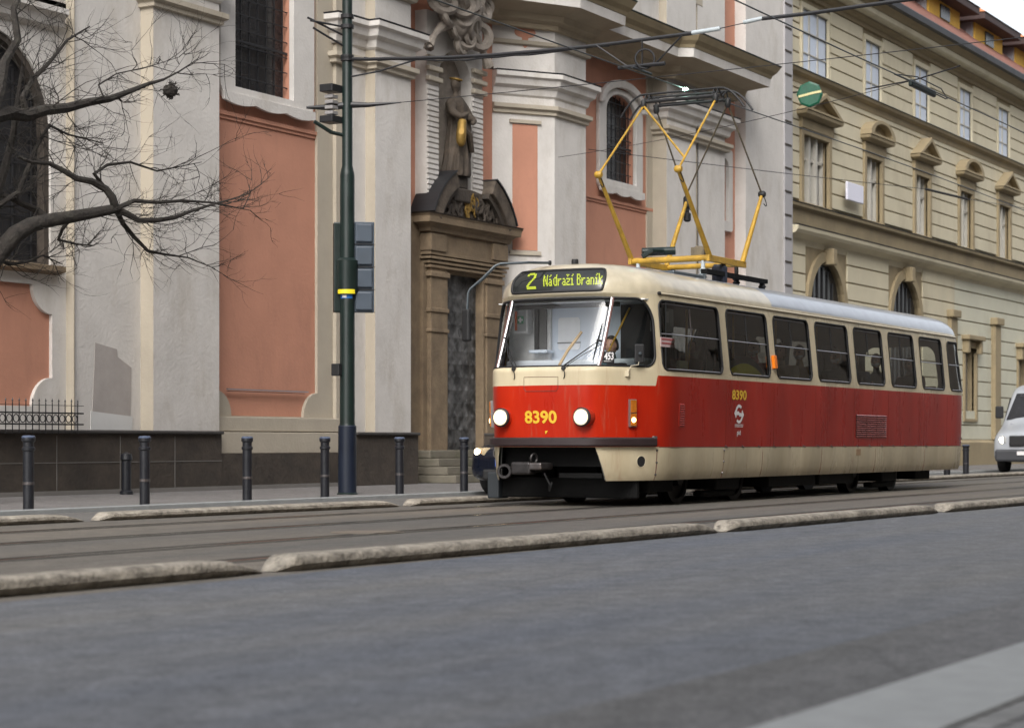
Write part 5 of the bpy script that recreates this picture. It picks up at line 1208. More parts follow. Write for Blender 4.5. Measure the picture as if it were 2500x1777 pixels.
L_(MB().box(1.8,2.0,-.9,.9,.9,2.55), 'bulkhead', lin, tram) if False else None
# ---- underframe
un = L_(MB().box(.95, 13.1, -1.12, 1.12, .60, .84), 'underframe', M['under'], tram)
L_(MB().box(.38,.5,-.72,.72,.5,.86), 'front_crossbeam', M['under'], un)
for (x0, x1, y) in ((4.75,6.6,-1.1),(6.75,8.25,-1.1),(4.7,8.4,.45),(4.7,8.4,-.4),(1.0,1.75,-1.0),(11.6,12.4,-1.0),(1.0,4.4,-.3),(8.7,12.4,-.3),(2.9,3.7,-1.1),(9.6,10.3,-1.1)): L_(MB().box(x0, x1, y, y+.6, .17, .62, .02), 'equipment_case', M['under'], un)
wh = pbr('wheel_steel', (.015,.013,.012), .5, metal=.5, var=.3)
for bx_ in (3.25, 9.95):
    bg_ = L_(MB().box(bx_-1.25, bx_+1.25, -.98, -.86, .32, .56, .03).box(bx_-1.25, bx_+1.25, .86, .98, .32, .56, .03).box(bx_-.3, bx_+.3, -.9, .9, .3, .6), 'bogie_frame', M['under'], tram)
    for ax in (-.95, .95):
        for sy in (-1, 1):
            L_(MB().lathe((bx_+ax, sy*.66, .345), (0,sy,0), [(.38,0),(.375,.03),(.345,.035),(.35,.14),(.28,.14),(.27,.10),(.12,.10),(.11,.19),(.0,.2)], 32), 'wheel', wh, bg_, angle=30)
        L_(MB().tube([(bx_+ax,-.7,.345),(bx_+ax,.7,.345)], .07, 10), 'axle', wh, bg_)
    L_(MB().box(bx_-.55,bx_+.55,-1.0,-.84,.07,.16,.03), 'track_brake', M['under'], bg_)
lg = L_(MB().box(.72,.80,-.98,1.12,.10,.36,.02), 'life_guard', M['under'], tram)
L_(MB().box(.62,.9,.95,1.12,.08,.42,.02), 'life_guard_end', pbr('dark_blue_grey_board', (.022,.027,.032), .6), lg)
L_(MB().box(.70,.84,-.98,-.9,.36,.62), 'hanger', M['under'], lg); L_(MB().box(.70,.84,.9,.98,.36,.62), 'hanger', M['under'], lg)
# coupler folded under the nose
cp = L_(MB().box(.0,.55,.20,.34,.43,.53,.02).box(-.02,.16,.14,.42,.40,.56,.03), 'coupler', pbr('greasy_coupler_steel', (.035,.032,.032), .45, metal=.5, var=.4, scale=12), tram)
L_(MB().ring((-.02,.50,.44), (1,.3,0), .075, .022, 18, 6), 'coupler_ring', bpy.data.materials['greasy_coupler_steel'], cp, smooth=True)
L_(MB().ring((.05,.12,.60), (.2,1,.1), .06, .014, 16, 6), 'coupler_handle', bpy.data.materials['greasy_coupler_steel'], cp, smooth=True)
L_(MB().box(-.02,.3,-.02,.16,.46,.55,.02), 'coupler_hook', M['steel'], cp); L_(MB().tube([(.1,.0,.42),(.15,-.05,.28),(.2,-.02,.2),(.3,0,.3)], .012, 6), 'cable', M['rub'], cp)
L_(MB().box(.3,.36,-.7,-.1,.36,.42), 'draw_bar', M['under'], cp)
# roof fittings
L_(MB().lathe((.83,-.05,3.06), (0,0,1), [(.045,0),(.045,.05),(.04,.07),(.0,.072)], 12), 'roof_stub', M['rub'], rf)
# ---- pantograph: local coordinates of the tram, knees and head measured from the picture
pg = L_(MB().tube([(3.82,-.62,3.36),(3.82,.62,3.36)], .045, 10), 'pantograph', M['panto'], tram, smooth=True); L_(MB().tube([(5.0,-.62,3.36),(5.0,.62,3.36)], .04, 10), 'rear_shaft', M['panto'], pg, smooth=True); pg['label'] = 'raised yellow diamond pantograph'
for y in (-.6,.6): L_(MB().box(3.75,5.08,y-.025,y+.025,3.31,3.40,.006), 'frame_channel', M['panto'], pg)
K = {}
for y in (-.60,.60):
    s = 1 if y > 0 else -1
    K[('f',y)] = Vector((2.78,y,4.47)); K[('r',y)] = Vector((5.72,y,4.44))
    hd = {'f': Vector((4.12,y*.93,5.60)), 'r': Vector((4.55,y*.93,5.60))}
    bs = {'f': Vector((3.82,y,3.38)), 'r': Vector((4.98,y,3.38))}
    for q in 'fr':
        near_ = (y < 0) or q == 'f'
        L_(MB().tube([bs[q], bs[q].lerp(K[(q,y)], .5), K[(q,y)]], [.040,.033,.025], 10), 'lower_arm', M['panto'], pg, smooth=True)
        L_(MB().tube([K[(q,y)], hd[q]], .0155 if q == 'f' else .013, 8), 'upper_arm', M['panto'] if q == 'f' else M['panto_dirty'], pg, smooth=True)
        L_(MB().lathe(K[(q,y)]+Vector((0,-.05,0)), (0,1,0), [(.035,0),(.05,.02),(.05,.08),(.035,.1)], 12), 'knee_joint', M['panto'] if q == 'f' else M['rub'], pg, smooth=True)
        L_(MB().tube([K[(q,y)]+Vector((0,-.03,-.04))+Vector((.1*math.sin(t),0,-.06*math.sin(t)-.05*(1-math.cos(t)))) for t in [PI*i/8 for i in range(9)]], .007, 5), 'bonding_strap', M['rub'], pg)
        L_(MB().lathe(hd[q]+Vector((0,0,-.05)), (0,0,1), [(.03,0),(.045,.04),(.04,.1),(.02,.14)], 10), 'head_joint', M['rub'], pg, smooth=True)
ht0 = Vector((4.12,.558,5.60)); 
L_(MB().tube([ht0, K[('f',-.6)].lerp(Vector((4.12,-.558,5.6)), .16)], .015, 8), 'upper_brace', M['panto'], pg, smooth=True)
L_(MB().tube([Vector((4.55,-.558,5.60)), K[('r',.6)].lerp(Vector((4.55,.558,5.6)), .04)], .013, 8), 'upper_brace', M['panto_dirty'], pg, smooth=True)
kb_ = K[('r',.6)]
L_(MB().lathe(kb_+Vector((0,0,-.34)), (0,0,1), [(.03,0),(.055,.02),(.055,.12),(.03,.14),(.03,.2),(.06,.22),(.06,.34),(.02,.36)], 10), 'damper', M['rub'], pg)
L_(MB().tube([(3.95,0.5,3.5),(4.2,.1,3.52)], .06, 10).tube([(3.8,.42,3.42),(3.82,.28,3.5),(4.0,.2,3.5)], .04, 8), 'raising_spring', M['green'], pg, smooth=True)
L_(MB().lathe((3.95,-.38,3.34), (0,0,1), [(.06,0),(.07,.05),(.07,.18),(.05,.2)], 12).box(3.85,3.92,-.5,-.3,3.36,3.52), 'drive_unit', M['panto_dirty'], pg)
L_(MB().lathe((4.35,-.52,3.03), (0,0,1), [(.10,0),(.11,.05),(.11,.24),(.08,.28)], 14), 'arrester', pbr('dark_blue_case', (.02,.025,.04), .45), pg)
for (x, y) in ((3.82,-.5),(3.82,.5),(5.0,-.5),(5.0,.5)):
    L_(MB().lathe((x,y,3.02), (0,0,1), [(.035,0),(.06,.03),(.035,.05),(.06,.08),(.035,.1),(.06,.13),(.035,.15),(.06,.18),(.03,.2),(.03,.32)], 12), 'insulator', M['rub'] if x > 4 else M['insul'], pg, smooth=True)
L_(MB().box(3.7,5.9,-.62,-.52,3.14,3.20).box(3.7,5.9,.52,.62,3.14,3.20), 'support_rail', M['under'], pg)
for y in (-.57,.57): L_(MB().lathe((5.8,y,3.0), (0,0,1), [(.04,0),(.06,.03),(.04,.06),(.06,.09),(.04,.12),(.04,.15)], 10), 'insulator', M['rub'], pg)
L_(MB().box(2.6,3.6,-.62,-.3,3.03,3.10,.02), 'roof_cable_tray', M['greymetal'], pg)
# collector head
def horn(x, dz=0.):
    pts = []
    for i in range(25):
        t = -1+2*i/24; y = t*.98; e = max(0, abs(t)-.62)/.38; pts.append(Vector((x, y*(1-.02*e), 5.775+dz-.30*e**1.8)))
    return pts
hdp = L_(MB().tube(horn(4.20), .016, 8), 'collector_strip', M['rub'], pg, smooth=True)
L_(MB().tube(horn(4.50), .016, 8), 'collector_strip', M['rub'], pg, smooth=True)
L_(MB().tube([(4.14,-.6,5.66),(4.14,.6,5.66)], .026, 8).tube([(4.55,-.6,5.66),(4.55,.6,5.66)], .022, 8), 'head_frame', M['rub'], hdp, smooth=True)
L_(MB().tube([(4.2,.35,5.62),(4.2,-.35,5.62)], .01, 6), 'head_wire', M['rub'], hdp)
for y in (-.56,-.5,.5,.56):
    L_(MB().tube([(4.12,y,5.64),(4.20,y,5.77),(4.34,y,5.68),(4.50,y,5.77),(4.57,y,5.64)], .012, 6), 'head_spring', M['rub'], hdp)
L_(MB().lathe((4.20,-.06,5.795), (0,0,1), [(.0,-.03),(.03,-.012),(.042,.005),(.02,.02),(.0,.026)], 10), 'arc_spark', emit('electric_arc', (.55,1,.8), 45.), hdp, smooth=True)
# ------------------------------------------------------------------ bollards
bol = empty('bollard', (17.6, 16.1, .03))
mb = MB().lathe((0,0,0), (0,0,1), [(.085,0),(.085,.03),(.062,.05),(.062,.70),(.075,.715),(.075,.74),(.062,.75),(.062,.80),(.078,.82),(.078,.85),(.06,.875),(.0,.885)], 20)
mb.build('shaft', M['bollard'], bol, local=True, angle=30)
MB().lathe((0,0,.853), (0,0,1), [(.079,0),(.079,.012),(.062,.027)], 20).build('cap_ring', pbr('blue_grey_cap', (.07,.09,.14), .35), bol, local=True, angle=30)
MB().lathe((0,0,.32), (0,0,1), [(.0635,0),(.066,.003),(.066,.03),(.0635,.033)], 20).build('band', M['steel'], bol, local=True)
bl = ['black bollard at far left, in front of the church plinth below the railing', 'black bollard left of the cream base block, second from the left edge', 'black bollard in front of the middle of the cream base block', 'black bollard just left of the tall green pole', 'black bollard between the green pole and the stone portal steps', 'black bollard directly left of the dark blue car']
bs = [(17.55,16.1),(19.65,16.15),(21.8,16.2),(23.6,16.2),(25.3,16.05),(27.15,16.05)]
for i, (x, y) in enumerate(bs):
    o = bol if i == 0 else copy_tree(bol)
    o.location = (x, y, .0 if i < 9 else 0); o.rotation_euler = (0,0,i*1.1); tag(o, bl[i], 'bollard', 'black bollards along the far pavement')
for i, (x, y, lab) in enumerate(((46.2,14.35,'low black bollard just behind the tram rear end'),(49.5,14.9,'low black bollard between the tram rear and the white van'))):
    o = copy_tree(bol); o.location = (x, y, 0); o.scale = (1.2,1.2,.85); tag(o, lab, 'bollard', 'black bollards along the far pavement')
# ------------------------------------------------------------------ catenary pole
px, py = 25.2, 16.9
po_ = empty('catenary_pole', (px, py, .03), label='tall dark green pole carrying the black span cable, left of the portal', cat='pole')
MB().lathe((px,py,.03), (0,0,1), [(.155,0),(.155,.02),(.128,.04),(.124,1.0),(.118,1.02),(.112,1.06),(.108,4.7),(.102,4.75),(.078,4.85),(.074,7.8),(.06,9.6),(.0,9.62)], 24).build('shaft', M['green'], po_, angle=30)
MB().lathe((px,py,.04), (0,0,1), [(.137,0),(.134,1.0),(.126,1.012)], 24).build('blue_foot', pbr('dark_blue_paint', (.006,.011,.024), .45, var=.2), po_, angle=30)
MB().lathe((px,py,2.98), (0,0,1), [(.113,0),(.16,.03),(.16,.50),(.113,.54)], 20).build('clamp_sleeve', M['green'], po_, angle=30)
# sticker wrapped round the camera side
def wrap(z0, z1, r, m, name, a0=-1.0, a1=.75, par=po_):
    mb = MB(); n = 10; base = math.atan2(-py, -px)
    vs = [(px+r*math.cos(base+a0+(a1-a0)*i/n), py+r*math.sin(base+a0+(a1-a0)*i/n), z) for z in (z0, z1) for i in range(n+1)]
    mb.add(vs, [(i, i+1, n+2+i, n+1+i) for i in range(n)]); return mb.build(name, m, par, fixn=False)
wrap(2.92, 2.985, .1145, pbr('sticker_blue', (.02,.13,.42), .4), 'blue_sticker'); wrap(2.986, 3.05, .1645, pbr('sticker_yellow', (.75,.62,.02), .4), 'yellow_sticker')
wrap(2.93, 2.97, .1155, M['white_num'], 'sticker_print', -.7, -.1)
MB().box(px-.19, px-.1, py+.02, py+.16, 1.78, 1.96, .01).build('junction_box', M['rub'], po_)
for z in (7.05, 6.9, 6.42, 6.45): MB().lathe((px,py,z), (0,0,1), [(.08,0),(.10,.005),(.10,.06),(.08,.065)], 16).build('clamp', M['iron'], po_)
# fittings on the far-left side of the pole
def arm(z, n1=.55, zz=0.): MB().tube([(px,py,z),(px-.25,py+n1*.5,z+zz*.5),(px-.45,py+n1,z+zz)], .016, 6).build('bracket_arm', M['iron'], po_)
arm(6.92, .35, .06); arm(6.78, .4, .25); arm(6.62, .3, .25)
eq = MB(); eq.box(px-.32, px-.05, py+.05, py+.28, 5.95, 6.06, .01); eq.box(px-.32, px-.05, py+.05, py+.28, 5.5, 5.6, .01); eq.build('switch_frame', M['iron'], po_)
for k in range(4): MB().box(px-.27, px-.12, py+.08, py+.22, 5.62+k*.08, 5.67+k*.08, .005).build('insulator_disc', M['insul'] if False else pbr('grey_insulator', (.25,.24,.24), .4) if k == 0 else bpy.data.materials['grey_insulator'], po_)
MB().tube([(px-.4,py+.45,5.72),(px-.15,py+.2,5.74),(px,py,5.78),(px+.1,py-.3,5.77),(px+.3,py-.75,5.8)], [.02,.05,.05,.035,.01], 8).build('feeder_clamp', M['iron'], po_)
MB().tube([(px,py,5.32),(px-.2,py+.15,5.36),(px-.42,py+.3,5.5)], .03, 6).build('strut', M['green'], po_)
MB().tube([(px-.05,py-.1,6.18),(px+.1,py-.5,6.25),(px+.35,py-1.0,6.42)], .014, 6).build('jumper_cable', M['wire'], po_)
# ------------------------------------------------------------------ signal heads on the pole (backs towards us)
sg = empty('tram_signal', (px, py, 2.7), label='blue grey backed signal box of stacked sections, clamped to the green pole', cat='signal')
Msg = Matrix.Rotation(math.atan2(SN, CS)-PI/2+R_(10), 3, 'Z')
def rbox(x0, x1, y0, y1, z0, z1, c=.012):
    m_ = MB().box(x0, x1, y0, y1, z0, z1, c); m_.v = [tuple(Msg @ Vector(v)+Vector((px,py,0))) for v in m_.v]; return m_
for k in range(4):
    z = 2.72+k*.335
    s_ = rbox(.09, .40, -.02, .12, z+.002, z+.333, .012).build('signal_section', M['bluegrey'], sg)
    rbox(.12, .37, -.055, -.02, z+.03, z+.305, .02).build('back_door', M['bluegrey'], s_)
    rbox(.14, .36, .12, .30, z+.22, z+.30, .01).build('visor', M['rub'], s_)
    rbox(.10, .41, -.035, -.022, z-.004, z+.006, .001).build('seam', M['rub'], s_)
rbox(-.20, -.06, .0, .16, 2.72, 4.05, .02).build('side_section', M['green'], sg)
rbox(-.2, .3, .14, .17, 2.9, 2.95).build('bracket', M['iron'], sg); rbox(-.2, .3, .14, .17, 3.8, 3.85).build('bracket', M['iron'], sg)
# ------------------------------------------------------------------ overhead wires
def wire(name, pts, r, m, label, cat, group=None, n=6):
    o = MB().tube(pts, r, n).build(name, m, smooth=True); return tag(o, label, cat, group)
def sag(a, b, s, n=14, wob=0.):
    a = Vector(a); b = Vector(b); rnd = random.Random(int(a.x*10))
    return [a.lerp(b, t)+Vector((0,0,-s*4*t*(1-t)+wob*rnd.uniform(-1,1))) for t in [i/n for i in range(n+1)]]
spn = empty('span_cable', (px, py, 6.45), label='thick black span cable strung across the street from the green pole', cat='cable')
MB().tube(sag((px,py,6.46), (25.25,11.35,6.31), .1, 16, .006), .026, 8).build('cable', M['wire'], spn, smooth=True)
MB().tube(sag((px,py-.3,6.44), (25.24,12.6,6.27), .1, 16, .02), .014, 6).build('second_strand', M['wire'], spn, smooth=True)
MB().tube([(25.25,11.36,6.31),(25.25,10.95,6.33)], .03, 10).build('insulator', M['insul'], spn, smooth=True)
MB().tube([(25.25,10.95,6.33),(25.27,10.35,6.40)], .006, 6).build('thin_link', M['wire'], spn, smooth=True)
MB().tube([(25.27,10.62,6.38),(25.27,10.35,6.41)], .028, 10).build('insulator', M['insul'], spn, smooth=True)
MB().tube(sag((25.27,10.36,6.40), (25.6,-5.6,7.7), .25, 24, .006), .026, 8).build('cable', M['wire'], spn, smooth=True)
wire('steady_wire', sag((px+.3,py-.75,5.80), (25.3,-5.6,6.2), .12, 24), .006, M['wire'], 'thin steady wire strung from the green pole below the thick span cable', 'wire')
w1 = empty('contact_wire', (25.2, 12.09, 5.8), label='contact wire running above the tram pantograph', cat='wire', group='tram contact wires')
MB().tube([(x, 12.09+.12*math.sin(x*.13), 5.81+.04*abs(math.sin((x-25.2)*PI/26))) for x in range(-20, 140, 3)], .009, 6).build('wire', M['copper'], w1, smooth=True)
hg = MB(); hg.tube([(25.22,12.09,6.28),(25.22,12.09,5.95)], .012, 6); hg.tube([(25.22,11.5,6.28),(25.22,11.9,5.93),(25.22,12.3,5.93),(25.22,12.8,6.28)], .012, 6); hg.tube([(24.9,12.09,5.86),(25.5,12.09,5.86)], .02, 6); hg.tube([(25.22,11.75,5.93),(25.22,12.45,5.93)], .028, 8)
hg.build('suspension', M['iron'], w1)
MB().ring((25.22,12.05,6.02), (CS,SN,0), .13, .014, 20, 6).build('suspension_ring', M['iron'], w1, smooth=True)
w2_ = empty('contact_wire', (28, 9.1, 5.8), label='contact wire over the empty track, with a dark section insulator at upper right', cat='wire', group='tram contact wires')
MB().tube([(x, 9.1+.12*math.sin(x*.13), 5.80+.03*abs(math.sin((x-25.2)*PI/26))) for x in range(-20, 140, 3)], .009, 6).build('wire', M['copper'], w2_, smooth=True)
MB().box(27.6, 28.7, 9.07, 9.13, 5.76, 5.86, .02).build('section_insulator', M['green'], w2_)
MB().tube([(27.0,9.1,5.83),(27.6,9.0,5.88),(28.7,9.0,5.88),(29.3,9.1,5.83)], .009, 6).build('runner', M['iron'], w2_); MB().tube([(27.0,9.12,5.83),(27.6,9.2,5.88),(28.7,9.2,5.88),(29.3,9.12,5.83)], .009, 6).build('runner', M['iron'], w2_)
MB().tube([(27.3,8.3,5.92),(27.9,9.1,5.9),(28.6,10.1,5.95)], .01, 6).build('yoke', M['iron'], w2_)
wire('yoke_wire', sag((27.9,9.1,5.9), (37.5,20.0,6.7), .1, 14), .005, M['wire'], 'very thin wire from the section insulator towards the church', 'wire')
a_, b_w = sp(1437,365,20.05), sp(2260,462,15.5)
st_ = empty('stay_wire', a_, label='thin black stay wire crossing behind the pantograph knees to a dark rod', cat='wire')
MB().tube(sag(a_, b_w, .02, 10), .008, 6).build('wire', M['wire'], st_, smooth=True)
c_w = sp(2360,486,15.2); MB().tube([b_w, c_w], .03, 8).build('insulator_rod', M['rub'], st_, smooth=True); MB().tube([c_w, sp(2700,540,14.5)], .008, 6).build('wire', M['wire'], st_, smooth=True)
# ------------------------------------------------------------------ bare tree at left
tr = empty('bare_tree', (18.6, 18.2, .03), label='leafless dark tree reaching in from the left edge with fine twigs', cat='tree')
trunk = MB(); twig = MB(); rnd = random.Random(11)
def branch(mb, pts, r0, r1, n=6):
    mb.tube(pts, [r0+(r1-r0)*i/(len(pts)-1) for i in range(len(pts))], n)
def wig(pts, a0, da, amp=.12):
    return [dp(X, Y, a0+da*i/(len(pts)-1)+rnd.uniform(-amp, amp)) for i, (X, Y) in enumerate(pts)]
base = Vector((18.55, 18.2, .03)); crotch = dp(-62, 640, 18.2)
branch(trunk, [base, base+Vector((.05,0,1.2)), base.lerp(crotch, .7)+Vector((-.08,0,0)), crotch], .2, .14, 12)
main = wig([(-62,640),(-30,598),(0,562),(35,522),(70,502),(110,492),(160,484),(210,475),(258,466)], 18.2, -.6, .05)
branch(trunk, main, .135, .065, 10)
limb2 = wig([(-62,640),(-70,500),(-50,380),(-20,262),(20,252),(60,258),(100,246),(150,241),(200,228),(245,221),(290,204),(330,188),(365,178)], 18.2, -.2, .06)
branch(trunk, limb2[:4], .16, .11, 10); branch(trunk, limb2[3:], .10, .018, 8)
limbs = [(limb2[3:], .8), (main[3:], 1.)]
for pts, r0, r1, a0, da in (
    ([(258,466),(250,440),(236,422),(205,405),(170,398),(140,380),(110,365),(70,362),(40,350)], .06, .02, 17.6, .3),
    ([(258,466),(285,478),(310,492),(350,492),(390,486),(430,470),(480,455),(520,444),(560,430)], .05, .006, 17.6, -.5),
    ([(258,466),(300,448),(350,452),(410,448),(470,452),(520,462),(560,470)], .035, .005, 17.6, -.3),
    ([(258,466),(275,500),(300,530),(330,560),(370,568),(420,575),(480,600)], .04, .005, 17.6, .4),
    ([(236,422),(210,388),(240,368),(290,362),(350,382),(400,372),(450,362)], .03, .005, 17.6, .5),
    ([(110,492),(85,470),(50,455),(20,440),(-30,430)], .05, .03, 18., .3),
    ([(160,484),(140,510),(130,535),(170,545),(210,548)], .03, .008, 17.9, .3),
    ([(365,178),(400,160),(430,140),(445,128)], .016, .004, 18., .1),
    ([(200,228),(230,215),(220,190),(260,165),(330,150),(400,128)], .018, .004, 18., .3),
    ([(60,258),(50,220),(70,180),(110,140),(150,90),(200,60)], .05, .01, 18.1, .3),
    ([(-20,262),(0,200),(10,140),(40,90),(30,20),(60,-40)], .08, .03, 18.1, .3),
    ([(-62,640),(-40,560),(-20,470),(10,380),(30,300),(40,220),(50,150)], .09, .02, 18.2, .2),
    ([(-40,560),(20,590),(60,585),(95,570),(140,590)], .03, .006, 18.3, .2),
    ([(-20,470),(40,430),(80,330),(110,280),(150,300),(230,320)], .04, .008, 18.1, .4)):
    p = wig(pts, a0, da, .07); branch(trunk, p, r0, r1, 7); limbs.append((p, .9))
def grow(mb, p, d, L, r, depth):
    pts = [p]; k = 5; q = p.copy(); d = d.normalized()
    for i in range(k):
        d = (d+Vector((rnd.uniform(-.28,.28), rnd.uniform(-.3,.3), rnd.uniform(-.26,.30)))).normalized(); q = q+d*L/k; pts.append(q.copy())
    mb.tube(pts, [r*(1-.75*i/k) for i in range(k+1)], 3, cap=False)
    if depth > 0:
        for j in range(rnd.choice((2,3,3,4))):
            i = rnd.randint(1, k); dd = (d+Vector((rnd.uniform(-.9,.9), rnd.uniform(-.9,.9), rnd.uniform(-.6,.75)))).normalized()
            grow(mb, pts[i], dd, L*rnd.uniform(.45,.75), r*.6, depth-1)
for pts, w in limbs:
    for i in range(1, len(pts)):
        seg = pts[i]-pts[i-1]; nn = max(2, int(seg.length/.11))
        for j in range(nn):
            if rnd.random() < (.85 if pts[i].x < 21.2 else .55):
                p = pts[i-1].lerp(pts[i], rnd.random()); d = (seg.normalized()*.8+Vector((rnd.uniform(-.2,.9), rnd.uniform(-.8,.8), rnd.uniform(-.7,.8))))
                grow(twig, p, d, rnd.uniform(.35,1.05), rnd.uniform(.005,.010), 2)
trunk.build('trunk', M['bark'], tr, smooth=True, fixn=False); tw = twig.build('twigs', M['bark'], tr, fixn=False)
MB().lathe((18.55,18.2,.03), (0,0,1), [(.5,0),(.5,.02),(.3,.05)], 20).build('root_flare', M['bark'], tr)
bn = dp(380, 203, 17.7)
bb = MB().lathe(bn+Vector((0,0,-.09)), (0,0,1), [(.02,0),(.09,.04),(.11,.1),(.07,.16),(.0,.18)], 10); rr = random.Random(5)
for i in range(60): t = rr.uniform(0,2*PI); f = rr.uniform(0,PI); R = .13; q = bn+Vector((math.cos(t)*math.sin(f), math.sin(t)*math.sin(f), math.cos(f)))*R*.8; bb.tube([q, q+Vector((rr.uniform(-.05,.05), rr.uniform(-.05,.05), rr.uniform(-.04,.04)))], .008, 3)
o = bb.build('bird_nest', M['bark'], fixn=False); tag(o, 'small dark ball of twigs caught on the upper branch of the bare tree', 'nest')
# ------------------------------------------------------------------ cars
def loft(stations, n_side=1):
    """stations: (x, [(y,z)...]) half profiles from the bottom centre to the top centre, mirrored"""
    vs = []; fs = []; k = None
    for x, hp in stations:
        full = [(y, z) for y, z in hp]+[(-y, z) for y, z in hp[::-1]]
        k = len(full)
        for y, z in full: vs.append((x, y, z))
    for i in range(len(stations)-1):
        for j in range(k): fs.append((i*k+j, i*k+(j+1) % k, (i+1)*k+(j+1) % k, (i+1)*k+j))
    fs += [tuple(range(k)), tuple(range(len(vs)-1, len(vs)-1-k, -1))]
    return MB().add(vs, fs)
def sub(o, l=2):
    m_ = o.modifiers.new('s', 'SUBSURF'); m_.levels = l; m_.render_levels = l; return o
navy = pbr('navy_car_paint', (.003,.005,.012), .25, var=.1, coat=.5); tyre = pbr('tyre', (.015,.015,.016), .8); rimm = pbr('alloy', (.25,.25,.26), .35, metal=.8)
carg = glass('car_glass', (.25,.28,.28), 1.2, .05)
car = empty('car', (26.55, 14.87, 0), label='dark blue car with lit headlights, half hidden behind the tram front', cat='car')
st = []
for x, w, zb, zs, zt, zw in ((0,.60,.30,.42,.62,.58),(.06,.74,.24,.42,.70,.80),(.25,.82,.20,.45,.76,.84),(.6,.87,.19,.48,.82,.86),(1.15,.885,.19,.5,.90,.87),(2.2,.89,.19,.52,.95,.88),(3.4,.89,.19,.52,.97,.87),(4.1,.85,.22,.52,.98,.82),(4.35,.76,.28,.5,.94,.72)):
    st.append((x, [(0,zb),(w*.85,zb),(w,zb+.08),(w*1.0,zs),(w*.985,zs+.16),(zw*.93,zt-.05),(zw*.7,zt),(0,zt+.03)]))
bd = loft(st).build('body', navy, car, local=True, smooth=True); sub(bd)
st = []
for x, w, zt in ((1.10,.72,.90),(1.25,.72,.98),(1.85,.66,1.36),(2.2,.63,1.42),(3.1,.62,1.42),(3.8,.66,1.12),(4.05,.68,.97)):
    st.append((x, [(0,.85),(w+.08,.85),(w+.05,.95 if zt > 1 else .9),(w-.02,(zt+.9)/2 if zt > 1.1 else zt-.02),(w-.1,zt-.03),(w*.6,zt),(0,zt+.01)]))
sub(loft(st).build('cabin', pbr('tinted_cabin', (.01,.012,.014), .12), car, local=True, smooth=True))
MB().box(1.95,3.2,-.56,.56,1.405,1.435,.012).build('roof', navy, car, local=True)
def wheel(x, y, r, par, s=1):
    w_ = MB().lathe((x,y,r), (0,s,0), [(r*.6,0),(r*.93,-.01),(r,.03),(r,.17),(r*.93,.21),(r*.66,.205)], 28).build('wheel', tyre, par, local=True, angle=35)
    MB().lathe((x,y,r), (0,s,0), [(r*.66,.17),(r*.63,.19),(r*.2,.16),(.0,.18)], 20).build('rim', rimm, w_, local=True, angle=35)
for x in (.85, 3.5):
    for s in (-1, 1): wheel(x, s*.68, .31, car, s)
for s in (-1, 1):
    h = MB().box(-.01,.16,-.14,.14,-.07,.07,.04); h.v = [tuple(Matrix.Rotation(s*R_(-28),3,'Z') @ Vector(v)+Vector((.075,s*.60,.655))) for v in h.v]
    hl = h.build('headlight', pbr('headlight_shell', (.5,.4,.25), .2, coat=1) if s < 0 else bpy.data.materials['headlight_shell'], car, local=True)
    MB().lathe((.06,s*.63,.66), (-1,s*.25,0), [(.05,0),(.05,.012),(.03,.022),(0,.025)], 16).build('lit_lamp', M['head_on'], hl, local=True)
    MB().lathe((.045,s*.52,.655), (-1,s*.1,0), [(.04,0),(.04,.012),(0,.02)], 12).build('dim_lamp', M['amber_off'], hl, local=True)
    g_ = MB().prism(rrect(.05*s-.0 if s > 0 else -.33, .33 if s > 0 else -.05, .575, .71, .05, 5), [], 0, .03)
    g_.v = [(-.03+v[1]+abs(v[0])*.12, v[0], v[2]) for v in g_.v]; gr = g_.build('grille', M['chrome'], car, local=True)
    g_ = MB().prism(rrect(.075 if s > 0 else -.305, .305 if s > 0 else -.075, .595, .69, .04, 5), [], 0, .03)
    g_.v = [(-.036+v[1]+abs(v[0])*.12, v[0], v[2]) for v in g_.v]; g_.build('grille_mesh', M['rub'], gr, local=True)
MB().box(-.02,.1,-.5,.5,.24,.40,.03).build('lower_grille', M['rub'], car, local=True)
pl_ = MB().box(-.045,-.02,-.26,.26,.445,.55,.004).build('number_plate', M['white_num'], car, local=True)
MB().box(-.048,-.044,.215,.26,.445,.55).build('blue_band', pbr('plate_blue', (.02,.1,.5), .4), pl_, local=True)
# van
white = pbr('white_van_paint', (.36,.38,.41), .3, var=.05, coat=.5); 
van = empty('van', (53.3, 14.4, 0), label='white van with a lit headlight driving at the right edge behind the tram', cat='van')
st = []
for x, w, zb, zm, zt in ((0,.80,.38,.70,.98),(.05,.92,.32,.72,1.08),(.35,.98,.28,.75,1.18),(.75,.99,.28,.8,1.30),(1.1,.99,.28,.8,1.5),(1.75,.99,.28,.9,2.30),(2.1,.99,.28,.9,2.42),(3.2,.99,.28,.9,2.44),(5.0,.99,.28,.9,2.44),(5.3,.97,.3,.9,2.40)):
    st.append((x, [(0,zb),(w*.93,zb),(w,zb+.1),(w,zm),(w*.99,zm+(zt-zm)*.35),(w*.93 if zt > 1.6 else w*.96,zt-.16),(w*.84,zt-.03),(0,zt+.02)]))
sub(loft(st).build('body', white, van, local=True, smooth=True))
wsx = MB().add([(.98,-.84,1.40),(.98,.84,1.40),(1.66,.74,2.12),(1.66,-.74,2.12),(.93,0,1.42),(1.60,0,2.15)], [(0,4,5,3),(4,1,2,5)]); wsx.build('windscreen', M['glass_dark'], van, local=True)
